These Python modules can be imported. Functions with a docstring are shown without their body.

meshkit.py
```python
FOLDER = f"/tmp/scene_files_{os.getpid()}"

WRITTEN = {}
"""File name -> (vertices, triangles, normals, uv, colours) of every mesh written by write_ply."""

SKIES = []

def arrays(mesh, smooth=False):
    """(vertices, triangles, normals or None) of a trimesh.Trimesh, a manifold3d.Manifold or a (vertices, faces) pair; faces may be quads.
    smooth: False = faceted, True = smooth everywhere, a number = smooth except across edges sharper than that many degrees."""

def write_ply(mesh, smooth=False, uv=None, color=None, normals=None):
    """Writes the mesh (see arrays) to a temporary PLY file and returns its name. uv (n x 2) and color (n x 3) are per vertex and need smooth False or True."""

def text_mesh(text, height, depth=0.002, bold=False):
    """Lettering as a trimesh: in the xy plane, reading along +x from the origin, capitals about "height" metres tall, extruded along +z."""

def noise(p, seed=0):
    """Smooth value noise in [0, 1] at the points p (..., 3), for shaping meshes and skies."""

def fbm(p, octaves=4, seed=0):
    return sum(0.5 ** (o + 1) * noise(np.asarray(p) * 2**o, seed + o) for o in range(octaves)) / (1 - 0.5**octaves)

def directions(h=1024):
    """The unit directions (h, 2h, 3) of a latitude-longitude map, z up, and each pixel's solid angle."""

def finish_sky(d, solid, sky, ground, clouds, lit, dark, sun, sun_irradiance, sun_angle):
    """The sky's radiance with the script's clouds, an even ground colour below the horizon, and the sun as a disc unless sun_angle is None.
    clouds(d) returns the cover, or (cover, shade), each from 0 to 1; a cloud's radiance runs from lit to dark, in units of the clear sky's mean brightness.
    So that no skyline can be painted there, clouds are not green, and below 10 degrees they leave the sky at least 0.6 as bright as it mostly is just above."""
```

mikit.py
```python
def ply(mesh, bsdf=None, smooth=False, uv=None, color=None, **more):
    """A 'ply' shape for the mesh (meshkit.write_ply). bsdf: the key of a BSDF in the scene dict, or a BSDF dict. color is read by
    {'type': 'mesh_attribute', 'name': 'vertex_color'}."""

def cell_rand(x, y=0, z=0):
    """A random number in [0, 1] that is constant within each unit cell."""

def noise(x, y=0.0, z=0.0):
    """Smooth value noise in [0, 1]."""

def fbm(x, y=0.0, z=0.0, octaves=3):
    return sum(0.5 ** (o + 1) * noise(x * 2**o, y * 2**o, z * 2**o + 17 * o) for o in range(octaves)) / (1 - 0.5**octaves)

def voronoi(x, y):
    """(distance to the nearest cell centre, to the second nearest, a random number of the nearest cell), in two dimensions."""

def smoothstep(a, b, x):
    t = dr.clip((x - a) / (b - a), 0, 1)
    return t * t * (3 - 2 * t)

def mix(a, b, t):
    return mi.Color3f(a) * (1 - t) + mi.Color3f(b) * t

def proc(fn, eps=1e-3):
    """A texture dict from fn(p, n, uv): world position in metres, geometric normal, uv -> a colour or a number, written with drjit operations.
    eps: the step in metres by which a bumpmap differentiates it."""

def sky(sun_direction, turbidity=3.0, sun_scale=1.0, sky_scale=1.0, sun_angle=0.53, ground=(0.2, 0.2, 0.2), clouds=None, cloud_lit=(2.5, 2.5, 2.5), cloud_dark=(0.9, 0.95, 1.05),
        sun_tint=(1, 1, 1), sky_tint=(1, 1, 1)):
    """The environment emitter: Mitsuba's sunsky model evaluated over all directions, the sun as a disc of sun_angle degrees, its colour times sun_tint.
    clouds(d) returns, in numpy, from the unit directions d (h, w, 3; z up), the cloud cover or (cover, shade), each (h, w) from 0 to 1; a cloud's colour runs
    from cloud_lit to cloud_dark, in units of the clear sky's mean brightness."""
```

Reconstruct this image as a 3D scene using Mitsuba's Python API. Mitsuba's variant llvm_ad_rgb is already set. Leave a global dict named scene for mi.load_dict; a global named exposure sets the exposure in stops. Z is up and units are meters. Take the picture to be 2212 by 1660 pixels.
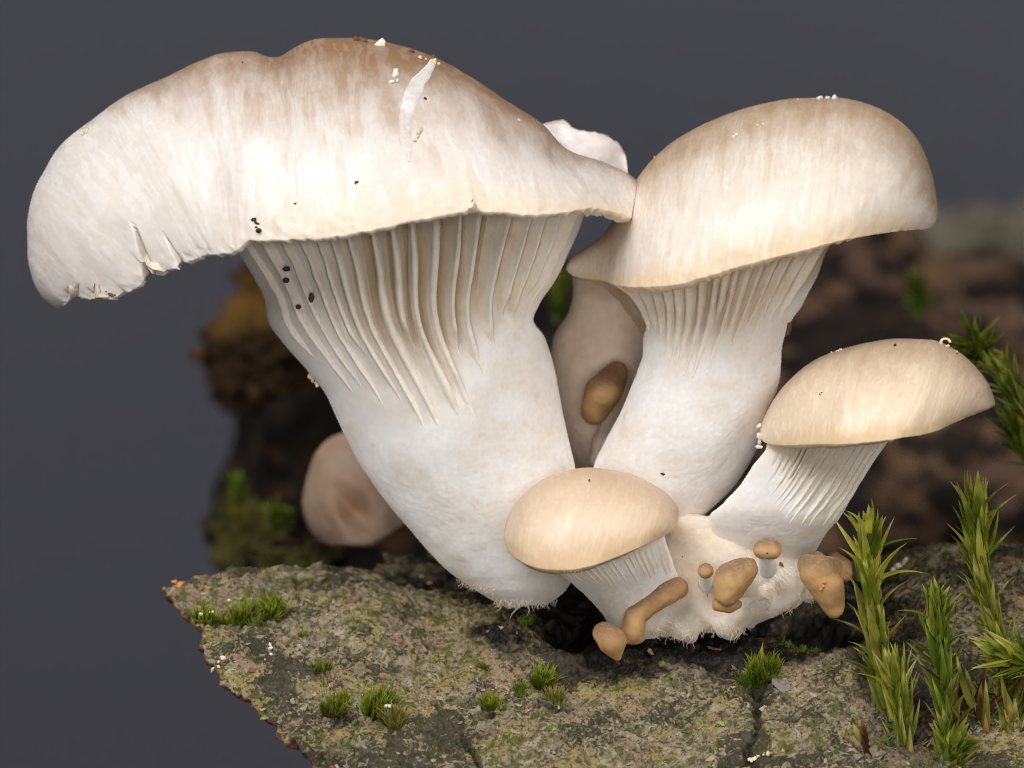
import math, random
import numpy as np, trimesh, mitsuba as mi, drjit as dr
import manifold3d as m3d
import mikit, meshkit
from mikit import proc, noise, fbm, voronoi, smoothstep, mix
from scipy.interpolate import PchipInterpolator, CubicSpline
from scipy.spatial import cKDTree

rng = np.random.default_rng(7)
random.seed(7)
T4 = mi.ScalarTransform4f
scene, labels = {}, {}

# ------------------------------------------------------------------ camera, lamps, exposure
PITCH = math.radians(12.0)
FOCUS = 0.50                    # metres from the lens to the sharp plane
WIDTH = 0.100                   # metres across the frame at that plane
RV = np.array([1.0, 0, 0])
FV = np.array([0, math.cos(PITCH), -math.sin(PITCH)])
UV = np.array([0, math.sin(PITCH), math.cos(PITCH)])
EYE = -FOCUS * FV
exposure = 0.02
FOV = math.degrees(2 * math.atan(WIDTH / 2 / FOCUS))
scene['camera'] = {'type': 'thinlens', 'fov': FOV, 'fov_axis': 'x', 'aperture_radius': 0.0027, 'focus_distance': FOCUS - 0.001,
                   'near_clip': 0.02, 'far_clip': 20.0,
                   'to_world': T4().look_at(origin=EYE.tolist(), target=[0, 0, 0], up=[0, 0, 1])}


def vp(x, up, d):
    """a point x metres right, up metres up, d metres beyond the sharp plane, along the lens's own axes"""
    return RV * x + UV * up + FV * d


def lamp(key, pos, aim, w, h, power, label):
    pos, aim = np.array(pos), np.array(aim)
    m = T4().look_at(origin=pos.tolist(), target=aim.tolist(), up=[0, 0, 1]) @ T4().scale([w / 2, h / 2, 1])
    scene[key + '__diffuser'] = {'type': 'rectangle', 'to_world': m, 'bsdf': {'type': 'diffuse', 'reflectance': {'type': 'rgb', 'value': [.8, .8, .8]}},
                                 'emitter': {'type': 'area', 'radiance': {'type': 'rgb', 'value': power}}}
    hood = trimesh.creation.revolve(np.array([[0.16, -0.01], [0.2, 0.0], [0.205, -0.005], [0.07, -0.14], [0.05, -0.26], [0.0, -0.26]]), sections=32)
    hv = hood.vertices.copy()
    hv[:, :2] *= [w / 0.28, h / 0.28]
    hv[:, 2] -= 0.004
    scene[key + '__housing'] = mikit.ply((hv, hood.faces), {'type': 'twosided', 'b': {'type': 'diffuse', 'reflectance': {'type': 'rgb', 'value': [.02, .02, .02]}}},
                                         to_world=T4().look_at(origin=pos.tolist(), target=aim.tolist(), up=[0, 0, 1]))
    labels[key] = {'label': label, 'category': 'lamp'}


lamp('studio_softbox', vp(-0.30, 0.48, -0.54), vp(0, 0, 0), 0.46, 0.46, [9.2, 9.25, 9.4], 'largest studio softbox standing left in front of the mushrooms')
lamp('studio_softbox_001', vp(0.50, 0.34, -0.50), vp(0, 0, 0), 0.36, 0.36, [5.4, 5.2, 4.9], 'smaller studio softbox standing right in front of the mushrooms')
lamp('studio_softbox_002', vp(0.03, -0.06, -0.80), vp(0, 0, 0), 0.30, 0.30, [7.2, 6.9, 6.5], 'added fill lamp low behind the camera that brightens the gills and the rear mushroom')  # added fill, lifts the gills and the rear mushroom

# ------------------------------------------------------------------ helpers
PX = 2212.0                     # my measuring width of the photograph in pixels


def at(x, y, d):
    """a photograph position (2212 wide) at d millimetres beyond the sharp plane -> point"""
    x, y, d = np.broadcast_arrays(np.asarray(x, float), np.asarray(y, float), np.asarray(d, float) * 1e-3)
    s = WIDTH / PX * (FOCUS + d) / FOCUS
    return RV * ((x - 1106) * s)[..., None] + UV * ((830 - y) * s)[..., None] + FV * d[..., None]


def to_px(p):
    q = np.asarray(p) - EYE
    z = q @ FV
    s = PX / WIDTH * FOCUS / z
    return np.stack([1106 + q @ RV * s, 830 - q @ UV * s, (z - FOCUS) * 1e3], -1)


MM = 1e-3
PXM = WIDTH / PX                # metres per measuring pixel


def grid_faces(n, m, wrap=False):
    i, j = np.meshgrid(np.arange(n - 1), np.arange(m if wrap else m - 1), indexing='ij')
    a, b = i * m + j, i * m + (j + 1) % m
    return np.stack([a, b, b + m, a + m], -1).reshape(-1, 4)


def tri(f):
    f = np.asarray(f)
    return np.vstack([f[:, [0, 1, 2]], f[:, [0, 2, 3]]]) if f.shape[1] == 4 else f


def normals(v, f):
    f = tri(f)
    n = np.zeros_like(v)
    c = np.cross(v[f[:, 1]] - v[f[:, 0]], v[f[:, 2]] - v[f[:, 0]])
    for k in range(3):
        np.add.at(n, f[:, k], c)
    return n / np.maximum(np.linalg.norm(n, axis=1, keepdims=True), 1e-30)


def add(key, mesh, bsdf, smooth=True, uv=None, **more):
    if key in scene:
        k = 1
        while f'{key}_{k:03d}' in scene:
            k += 1
        key = f'{key}_{k:03d}'
    scene[key] = mikit.ply(mesh, bsdf, smooth=smooth, uv=uv, **more)
    return key


def tag(key, label, cat=None, group=None, kind=None):
    d = {}
    if label: d['label'] = label
    if cat: d['category'] = cat
    if group: d['group'] = group
    if kind: d['kind'] = kind
    labels[key] = d


def chord(pts):
    pts = np.asarray(pts, float)
    return np.concatenate([[0], np.cumsum(np.linalg.norm(np.diff(pts, axis=0), axis=1))])


def fb(p, scale_mm, octaves=4, seed=0):
    return meshkit.fbm(np.asarray(p) / (scale_mm * MM) + 100, octaves, seed) - 0.5


SURF = {}


def register(name, v, n):
    SURF[name] = (v, n, to_px(v))


def on(name, x, y, r=14):
    """the front-most point of a registered surface behind a photograph position, and its normal"""
    v, n, p = SURF[name]
    dist = np.hypot(p[:, 0] - x, p[:, 1] - y)
    near = np.nonzero(dist < max(r, dist.min() + 2))[0]
    near = near[p[near, 2] < p[near, 2].min() + 1.5]
    i = near[np.argmin(dist[near])]
    return v[i].copy(), n[i].copy()


def frame_from(n, spin=0.0):
    n = n / np.linalg.norm(n)
    a = np.cross([0.3, 0.1, 0.9] if abs(n[2]) < 0.85 else [1, 0, 0], n)
    a /= np.linalg.norm(a)
    b = np.cross(n, a)
    c, s = math.cos(spin), math.sin(spin)
    return np.stack([a * c + b * s, -a * s + b * c, n], 1)


# ------------------------------------------------------------------ materials
def rgb(c):
    return {'type': 'rgb', 'value': list(c)}


def prin(color, rough=0.6, spec=0.3, sheen=0.0, flat=0.0, **kw):
    return {'type': 'twosided', 'b': {'type': 'principled', 'flatness': flat, 'base_color': color if isinstance(color, dict) else rgb(color), 'roughness': rough, 'specular': spec, 'sheen': sheen, **kw}}


def cap_colour(top, mid, rim, pale, lo, hi, rim_w, streak, cen=(0.5, 0.0), seed=0.0, rim_u=None):
    """streaked cap skin in (u along the rim, v from the front rim 0 over the crown 0.5 to the back rim 1)"""
    def fn(p, n, uv):
        u, v = uv.x, uv.y
        q = p * 1000
        sway = fbm(q.x * 0.45, q.y * 0.45, q.z * 0.45 + seed, 2)
        fine = 0.72 * fbm(u * streak * 0.8 + 2.0 * sway, v * 20 + seed, seed, 3) + 0.28 * fbm(q.x * 1.6, q.y * 1.6, q.z * 0.5 + seed, 3)
        mid_s = fbm(u * streak * 0.3, v * 9 + 5 + seed, seed + 3, 3)
        blot = fbm(q.x * 0.22 + seed, q.y * 0.22, q.z * 0.22, 3)
        grain = fbm(q.x * 2.6, q.y * 2.6, q.z * 2.6 + seed, 2)
        tt = dr.minimum(v, 1 - v)
        wave = cen[1] * dr.square((u - cen[0]) * 2)
        k = smoothstep(lo, hi, tt + (fine - 0.5) * 0.12 + (mid_s - 0.5) * 0.10 + (blot - 0.5) * 0.14 - wave)
        c = mix(mid, top, k)
        c = mix(c, pale, smoothstep(0.47, 0.64, fine) * (1 - k * 0.75) * 0.42)
        c = mix(c, top, smoothstep(0.56, 0.74, mid_s) * 0.16)
        r = smoothstep(rim_w, 0.0, tt + (blot - 0.5) * 0.07 + (fine - 0.5) * 0.06)
        if rim_u: r = r * smoothstep(rim_u[0], rim_u[1], u)
        c = mix(c, rim, r * 0.6)
        return c * (0.92 + 0.10 * grain + 0.06 * mid_s)
    return fn


scene['cap_skin_large'] = prin(proc(cap_colour((.29, .165, .08), (.72, .65, .585), (.80, .66, .46), (.83, .80, .77), 0.06, 0.41, 0.10, 250, (0.63, 0.55), 1.0, (0.30, 0.6))), 0.40, 0.40, 0.1)
scene['cap_skin_medium'] = prin(proc(cap_colour((.37, .245, .135), (.73, .635, .54), (.74, .55, .29), (.86, .80, .72), 0.10, 0.48, 0.09, 190, (0.5, 0.0), 11.0)), 0.40, 0.40, 0.1)
scene['cap_skin_small'] = prin(proc(cap_colour((.45, .315, .20), (.74, .58, .42), (.62, .43, .21), (.84, .73, .55), 0.10, 0.48, 0.10, 150, (0.5, 0.0), 23.0)), 0.40, 0.40, 0.1)
scene['cap_skin_young'] = prin(proc(cap_colour((.52, .37, .245), (.72, .55, .39), (.54, .345, .165), (.80, .66, .48), 0.10, 0.46, 0.16, 120, (0.5, 0.0), 37.0)), 0.40, 0.40, 0.1)


def flesh_colour(a, b, s=1.0, seed=0.0):
    def fn(p, n, uv):
        q = p * 1000 * s
        k = fbm(q.x * 0.3 + seed, q.y * 0.3, q.z * 0.3, 3)
        g = fbm(q.x * 3, q.y * 3, q.z * 3 + seed, 2)
        fib = fbm(q.x * 3.4, q.y * 3.4 + seed, q.z * 0.55, 3)
        st = fbm(q.x * 0.8 + 3, q.y * 0.8, q.z * 0.8 + seed, 3)
        c = mix(a, b, smoothstep(0.3, 0.7, k)) * (0.86 + 0.12 * g + 0.14 * fib)
        return mix(c, c * mi.Color3f(.86, .74, .58), smoothstep(0.56, 0.80, st) * 0.35)
    return fn


scene['stem_flesh'] = prin(proc(flesh_colour((.80, .775, .75), (.75, .70, .64))), 0.75, 0.2, 0.25, 0.5)
scene['base_flesh'] = prin(proc(flesh_colour((.80, .73, .65), (.74, .62, .48), 1, 21)), 0.75, 0.2, 0.2, 0.5)
scene['gill_flesh'] = prin(proc(flesh_colour((.80, .745, .66), (.74, .67, .57), 1, 5)), 0.7, 0.2)


def bed_colour(deep):  # tan flesh with the warm shade between gills painted in, strongest where deep
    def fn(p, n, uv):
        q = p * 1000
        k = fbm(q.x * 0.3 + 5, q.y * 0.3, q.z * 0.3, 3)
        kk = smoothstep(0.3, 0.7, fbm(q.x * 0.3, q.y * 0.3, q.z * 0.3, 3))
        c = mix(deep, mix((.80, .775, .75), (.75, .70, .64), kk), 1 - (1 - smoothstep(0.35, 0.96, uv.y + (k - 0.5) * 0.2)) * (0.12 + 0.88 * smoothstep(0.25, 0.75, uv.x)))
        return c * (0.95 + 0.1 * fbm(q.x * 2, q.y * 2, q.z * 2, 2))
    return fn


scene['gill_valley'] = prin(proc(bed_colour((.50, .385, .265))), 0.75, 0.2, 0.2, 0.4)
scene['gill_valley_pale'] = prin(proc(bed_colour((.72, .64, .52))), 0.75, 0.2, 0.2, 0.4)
scene['cap_underside'] = prin(proc(flesh_colour((.70, .60, .48), (.66, .55, .43), 1, 2)), 0.7, 0.2)
scene['pink_flesh'] = prin(proc(flesh_colour((.52, .33, .22), (.60, .43, .31), 0.5, 12)), 0.6, 0.3)
scene['rear_flesh'] = prin(proc(flesh_colour((.86, .68, .53), (.88, .73, .60), 0.5, 15)), 0.6, 0.3)


def pin_colour(p, n, uv):
    q = p * 1000
    k = fbm(q.x * 0.5, q.y * 0.5, q.z * 0.5 + 3, 3)
    g = fbm(q.x * 4, q.y * 4, q.z * 4, 3)
    c = mix((.40, .225, .095), (.54, .33, .145), smoothstep(0.35, 0.65, k))
    c = mix(c, (.19, .105, .06), smoothstep(0.1, 0.95, uv.y) * 0.75)
    return mix(c, (.62, .48, .36), smoothstep(0.50, 0.78, g) * uv.y * 0.28)


scene['pin_skin'] = prin(proc(pin_colour), 0.62, 0.25, 0.3)
scene['white_crumb'] = prin((.72, .69, .62), 0.7, 0.2)
scene['cream_crumb'] = prin((.76, .62, .42), 0.7, 0.2)
scene['orange_crumb'] = prin((.60, .27, .07), 0.6, 0.3)
scene['brown_crumb'] = prin((.16, .075, .04), 0.7, 0.2)
scene['black_crumb'] = prin((.03, .018, .012), 0.5, 0.4)
scene['scar_white'] = prin(proc(flesh_colour((.74, .70, .67), (.62, .56, .52), 2, 31)), 0.6, 0.3)


def bark_colour(p, n, uv):
    q = p * 1000
    w1 = fbm(q.x * 0.5, q.y * 0.5, q.z * 0.5, 3) - 0.5
    w2 = fbm(q.x * 0.5 + 30, q.y * 0.5, q.z * 0.5, 3) - 0.5
    x, y, z = 1.6 * (q.x + 2.6 * w1), 1.6 * (q.y + 2.6 * w2), 1.6 * (q.z + 2 * w1)
    a = fbm(x * 0.17, y * 0.17, z * 0.17 + 7, 3)
    b = fbm(x * 0.9 + 11, y * 0.9, z * 0.9, 4)
    c_ = fbm(x * 0.26 + 41, y * 0.26, z * 0.26, 4)
    d_ = fbm(x * 0.11 + 71, y * 0.11, z * 0.11, 4)
    e_ = fbm(q.x * 3.2, q.y * 3.2, q.z * 3.2, 3)
    f_ = fbm(x * 1.7 + 5, y * 1.7 + 9, z * 1.7, 3)
    col = mix((.26, .215, .13), (.36, .30, .19), smoothstep(0.35, 0.65, b))
    col = mix(col, (.36, .29, .085), smoothstep(0.50, 0.60, a) * 0.5)
    col = mix(col, (.37, .24, .155), smoothstep(0.55, 0.64, c_) * 0.65)
    col = mix(col, (.135, .10, .105), smoothstep(0.54, 0.64, f_) * 0.6)
    col = mix(col, (.44, .40, .30), smoothstep(0.60, 0.70, b) * 0.7)
    col = mix(col, (.10, .115, .03), smoothstep(0.53, 0.63, fbm(x * 0.8 + 93, y * 0.8, z * 0.8, 4)) * 0.85)
    col = mix(col, (.042, .040, .024), smoothstep(0.53, 0.61, d_ + (f_ - 0.5) * 0.45 + (e_ - 0.5) * 0.35) * 0.85)
    col = mix(col, (.05, .035, .03), smoothstep(0.62, 0.67, e_) * 0.8)
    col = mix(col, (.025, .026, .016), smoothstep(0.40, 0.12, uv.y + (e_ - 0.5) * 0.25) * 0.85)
    col = mix(col, (.010, .008, .006), smoothstep(0.2, 0.7, uv.x + (b - 0.5) * 0.5))  # near-black where shade under the cluster is painted in, and on soil
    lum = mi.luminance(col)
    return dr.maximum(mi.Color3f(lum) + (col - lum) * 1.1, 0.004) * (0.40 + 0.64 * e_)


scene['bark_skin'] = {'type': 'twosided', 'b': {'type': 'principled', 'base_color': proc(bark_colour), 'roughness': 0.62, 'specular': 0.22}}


def edge_colour(p, n, uv):
    q = p * 1000
    k = fbm(q.x * 0.9, q.y * 0.9, q.z * 0.9, 3)
    return mix((.10, .045, .03), (.34, .17, .09), smoothstep(0.35, 0.65, k)) * (0.6 + 0.8 * fbm(q.x * 4, q.y * 4, q.z * 4, 2))


scene['bark_edge'] = prin(proc(edge_colour), 0.7, 0.2)
scene['flake_tan'] = prin((.36, .29, .19), 0.7, 0.2)
scene['flake_green'] = prin((.27, .29, .12), 0.7, 0.2)
scene['flake_grey'] = prin((.19, .155, .14), 0.6, 0.3)
scene['flake_dark'] = prin((.055, .045, .035), 0.6, 0.3)
scene['flake_red'] = prin((.19, .08, .05), 0.5, 0.3)
scene['lichen_pale'] = prin((.40, .46, .28), 0.7, 0.2)


def leaf(base, tip, trans, rough=0.4):
    def fn(p, n, uv):
        q = p * 1000
        k = fbm(q.x * 0.7, q.y * 0.7, q.z * 0.7, 2)
        c = mix(base, tip, smoothstep(0.35, 1.0, uv.y + (k - 0.5) * 0.7))
        return c * (0.7 + 0.6 * k)
    return {'type': 'principledthin', 'base_color': proc(fn), 'roughness': rough, 'diff_trans': trans, 'spec_trans': 0.0, 'eta': 1.35}


scene['leaf_lime'] = leaf((.55, .54, .08), (.68, .64, .24), 1.1)
scene['leaf_green'] = leaf((.17, .21, .022), (.42, .45, .075), 1.0)
scene['leaf_deep'] = leaf((.09, .13, .015), (.19, .25, .04), 0.7)
scene['leaf_olive'] = leaf((.19, .18, .028), (.42, .37, .12), 0.8)
scene['leaf_brown'] = leaf((.08, .04, .018), (.36, .18, .07), 0.5)
scene['leaf_tuft'] = leaf((.075, .095, .012), (.29, .33, .035), 0.8)
scene['moss_stem'] = prin((.10, .11, .02), 0.6, 0.3)


def log_colour(p, n, uv):
    q = p * 1000
    a = fbm(q.x * 0.07, q.y * 0.07, q.z * 0.07 + 4, 3)
    b = fbm(q.x * 0.11 + 9, q.y * 0.11, q.z * 0.11, 3)
    c_ = fbm(q.x * 0.25, q.y * 0.25, q.z * 0.25, 3)
    col = mix((.022, .014, .010), (.125, .075, .05), smoothstep(0.42, 0.60, a))
    col = mix(col, (.15, .085, .045), smoothstep(0.54, 0.64, b) * 0.8)
    col = mix(col, (.005, .004, .004), smoothstep(0.53, 0.43, c_) * 0.9)
    return col


def dark_wood(p, n, uv):
    q = p * 1000
    a = fbm(q.x * 0.12, q.y * 0.12, q.z * 0.12 + 14, 3)
    b = fbm(q.x * 0.2 + 9, q.y * 0.2, q.z * 0.2, 3)
    col = mix((.006, .005, .004), (.026, .018, .011), smoothstep(0.42, 0.62, a))
    return mix(col, (.05, .024, .010), smoothstep(0.55, 0.66, b))


scene['dark_wood'] = prin(proc(dark_wood), 0.8, 0.2)
scene['log_skin'] = prin(proc(log_colour), 0.8, 0.2)


def tuft_colour(a, b):
    def fn(p, n, uv):
        q = p * 1000
        return mix(a, b, smoothstep(0.38, 0.62, fbm(q.x * 0.16, q.y * 0.16, q.z * 0.16, 3)))
    return fn


scene['clump_brown'] = prin(proc(tuft_colour((.026, .015, .007), (.12, .062, .016))), 0.8, 0.1)
scene['clump_green'] = prin(proc(tuft_colour((.016, .011, .006), (.055, .050, .012))), 0.8, 0.1)
scene['clump_bright'] = prin(proc(tuft_colour((.025, .045, .008), (.10, .17, .015))), 0.8, 0.1)
scene['clump_grey'] = prin(proc(tuft_colour((.15, .135, .10), (.22, .20, .145))), 0.8, 0.1)


def card_colour(p, n, uv):
    return mi.Color3f(.152, .153, .188) * (0.97 + 0.06 * fbm(p.x * 3, p.y * 3, p.z * 3, 2))


scene['card_grey'] = prin(proc(card_colour), 0.9, 0.1)

# ------------------------------------------------------------------ backdrop: a grey card far behind
bx, by = np.meshgrid(np.linspace(-0.7, 0.9, 24), np.linspace(-0.7, 0.8, 24), indexing='ij')
card = vp(0, 0, 0) + RV * bx[..., None] + UV * by[..., None] + FV * (0.74 - 0.40 * by[..., None] - 0.16 * bx[..., None] + 0.12 * bx[..., None] ** 2)
front = grid_faces(24, 24)
cv = card.reshape(-1, 3)
add('backdrop', (np.vstack([cv, cv + FV * 0.004]), np.vstack([front, front[:, ::-1] + len(cv)])), 'card_grey', smooth=False)
tag('backdrop', 'plain dark grey backdrop card behind everything', kind='structure')

# ------------------------------------------------------------------ bark slab
XL = PchipInterpolator([-22, -14, -11, -7.5, -3, -0.5, 3, 7, 9.5, 12.5, 15, 17.5, 18.8, 20, 21.5, 23, 26, 60],
                       [900, 758, 720, 640, 560, 512, 462, 440, 428, 412, 372, 352, 362, 400, 480, 640, 800, 860])


def bark_up(d):
    """height of the mean bark plane over the lens axis (mm) at depth d (mm)"""
    return np.where(d < 21, -19.2 - (20 - d) * 0.565, -18.6 + (d - 21) * 0.09 - np.clip(d - 30, 0, None) ** 2 * 0.004)


nd, nx = 620, 1150
dd = np.concatenate([np.linspace(-22, 24, 540, endpoint=False), np.linspace(24, 60, nd - 540)])
uu = np.linspace(0, 1, nx)
Dg, Ug = np.meshgrid(dd, uu, indexing='ij')
edge_n = np.array([meshkit.fbm(np.stack([dd / 1.6, dd * 0 + 3, dd * 0], -1), 5, 4)]).ravel() - 0.5
xl_mm = (XL(dd) - 1106) * PXM * 1e3 * (1 + dd / 500) + edge_n * 2.6
Xg = xl_mm[:, None] + (62 - xl_mm[:, None]) * Ug
base = RV * (Xg * MM)[..., None] + UV * (bark_up(Dg) * MM)[..., None] + FV * (Dg * MM)[..., None]
bn = np.array(UV * 0.87 - FV * 0.49)
P0 = base.reshape(-1, 3)


def ridged(p, s, o, seed):
    return 1 - np.abs(2 * meshkit.fbm(p / (s * MM) + 60, o, seed) - 1)


warp = np.stack([fb(P0, 4, 3, 51), fb(P0, 4, 3, 52), fb(P0, 4, 3, 53)], -1) * 4.5 * MM
Pw = P0 + warp
big = fb(P0, 14, 2, 1) * 3.4
med = np.abs(fb(Pw, 3.2, 4, 2)) * 2.6 - 0.4
crust = (np.clip(fb(Pw, 1.7, 3, 9) + 0.02, -0.02, 0.09) - 0.03) * 3.0      # plates of crust with hard edges
fine = fb(P0, 0.7, 3, 3) * 1.1 + fb(P0, 0.28, 1, 13) * 0.25
hgt = big + med * 0.65 + crust + fine
pxg = to_px(P0)


def bump2(cx, cy, rx, ry, p=2):
    return np.exp(-(np.abs((pxg[:, 0] - cx) / rx) ** p + np.abs((pxg[:, 1] - cy) / ry) ** p))


trench = np.zeros(len(P0))  # hollow shaped to carry the black shadow under the cluster
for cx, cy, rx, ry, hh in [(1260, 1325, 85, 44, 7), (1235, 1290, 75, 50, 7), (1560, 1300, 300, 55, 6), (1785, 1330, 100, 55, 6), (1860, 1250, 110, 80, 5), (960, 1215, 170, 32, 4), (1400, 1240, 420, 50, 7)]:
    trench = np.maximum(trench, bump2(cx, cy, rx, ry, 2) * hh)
crack = np.exp(-((pxg[:, 0] - 1632 - 10 * np.sin(pxg[:, 1] / 30) - 60 * fb(P0, 5, 2, 77)) / 11) ** 2) * np.clip((pxg[:, 1] - 1470) / 40, 0, 1)
crack2 = np.exp(-((pxg[:, 0] - 985 + (1560 - pxg[:, 1]) * 0.55 - 40 * fb(P0, 5, 2, 78)) / 8) ** 2) * np.clip((pxg[:, 1] - 1570) / 40, 0, 1)
soil = np.zeros(len(P0))
for cx, cy, rx, ry in [(520, 1350, 100, 22), (595, 1330, 40, 30), (830, 1560, 60, 30), (735, 1555, 50, 20), (1640, 1490, 40, 28), (1060, 1535, 30, 14), (1200, 1510, 60, 18), (690, 1470, 30, 20), (1990, 1560, 150, 130), (1960, 1380, 90, 90)]:
    soil = np.maximum(soil, bump2(cx, cy, rx, ry))
# the bare purple hollow in the lower left, where the outer crust has come off
bare = bump2(715, 1625, 62, 52, 4)
hgt = hgt * (1 - 0.4 * np.clip(trench / 6, 0, 1)) - trench * (0.8 + 0.8 * (fb(P0, 3, 3, 90) + 0.2)) - crack * 1.0 - crack2 * 1.0 - soil * 0.3 - bare * 1.2
V = P0 + bn * (hgt * MM)[:, None]
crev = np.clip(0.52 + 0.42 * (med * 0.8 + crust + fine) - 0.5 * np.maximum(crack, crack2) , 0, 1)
shade = np.zeros(len(P0))  # painted shade on the dark bark round the foot of the cluster
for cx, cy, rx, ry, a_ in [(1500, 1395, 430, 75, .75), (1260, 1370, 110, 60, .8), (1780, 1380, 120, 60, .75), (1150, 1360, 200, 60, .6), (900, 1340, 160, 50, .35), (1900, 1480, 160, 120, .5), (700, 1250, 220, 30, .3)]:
    shade = np.maximum(shade, bump2(cx, cy, rx, ry) * a_)
shade = np.clip(shade + fb(P0, 3.0, 4, 95) * 1.3 * np.clip(shade * 3, 0, 1), 0, 0.72)
shade_soil = np.clip(np.maximum(np.clip(trench / 6.0 + fb(P0, 2.5, 3, 91) * 0.9 * np.clip(trench, 0, 1), 0, 1), np.maximum(soil * 0.62, np.maximum(crack, crack2) * 0.45)), 0, 1)  # painted shade in the hollow, joined with real soil and cracks
shade_soil = np.maximum(np.maximum(shade_soil, shade), bare * (0.42 + 0.5 * fb(P0, 1.2, 3, 97)))
bark_top = V.copy()
ft = grid_faces(nd, nx)
# sides and underside
idx = np.arange(nd * nx).reshape(nd, nx)
loop = np.concatenate([idx[:, 0], idx[-1, 1:], idx[::-1, -1][1:], idx[0, ::-1][1:-1]])
rings, rows_f, prev = [V], [], loop
off = len(V)
for q, (dn, inn) in enumerate([(0.25, -0.05), (0.6, 0.35), (1.0, 0.9), (1.4, 2.0)]):
    L = V[loop]
    cen = np.array(at(1300, 1500, 10))
    inward = cen - L
    inward -= bn * (inward @ bn)[:, None]
    inward /= np.linalg.norm(inward, axis=1, keepdims=True)
    L2 = L - bn * (dn * MM) + inward * ((inn + fb(L, 0.9, 3, 30 + q) * 1.1)[:, None] * MM) + bn * (fb(L, 0.7, 2, 40 + q) * 0.5)[:, None] * MM
    rings.append(L2)
    cur = np.arange(len(loop)) + off
    off += len(loop)
    rows_f.append(np.stack([np.roll(prev, -1), prev, cur, np.roll(cur, -1)], 1))
    prev = cur
register('bark', bark_top, normals(bark_top, ft[:, ::-1]) if (normals(bark_top, ft) @ bn).mean() < 0 else normals(bark_top, ft))
add('bark_slab__crust', (V, ft), 'bark_skin', smooth=True, uv=np.stack([shade_soil, crev], 1))
ev = np.vstack(rings[1:])
L0 = V[loop] + bn * 0.00002
ev = np.vstack([L0, ev])
n_l = len(loop)
ef = []
for q in range(4):
    a = np.arange(n_l) + q * n_l
    ef.append(np.stack([np.roll(a, -1), a, a + n_l, np.roll(a + n_l, -1)], 1))
cap_c = len(ev)
ev = np.vstack([ev, [V[loop].mean(0) - bn * 0.004]])
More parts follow.
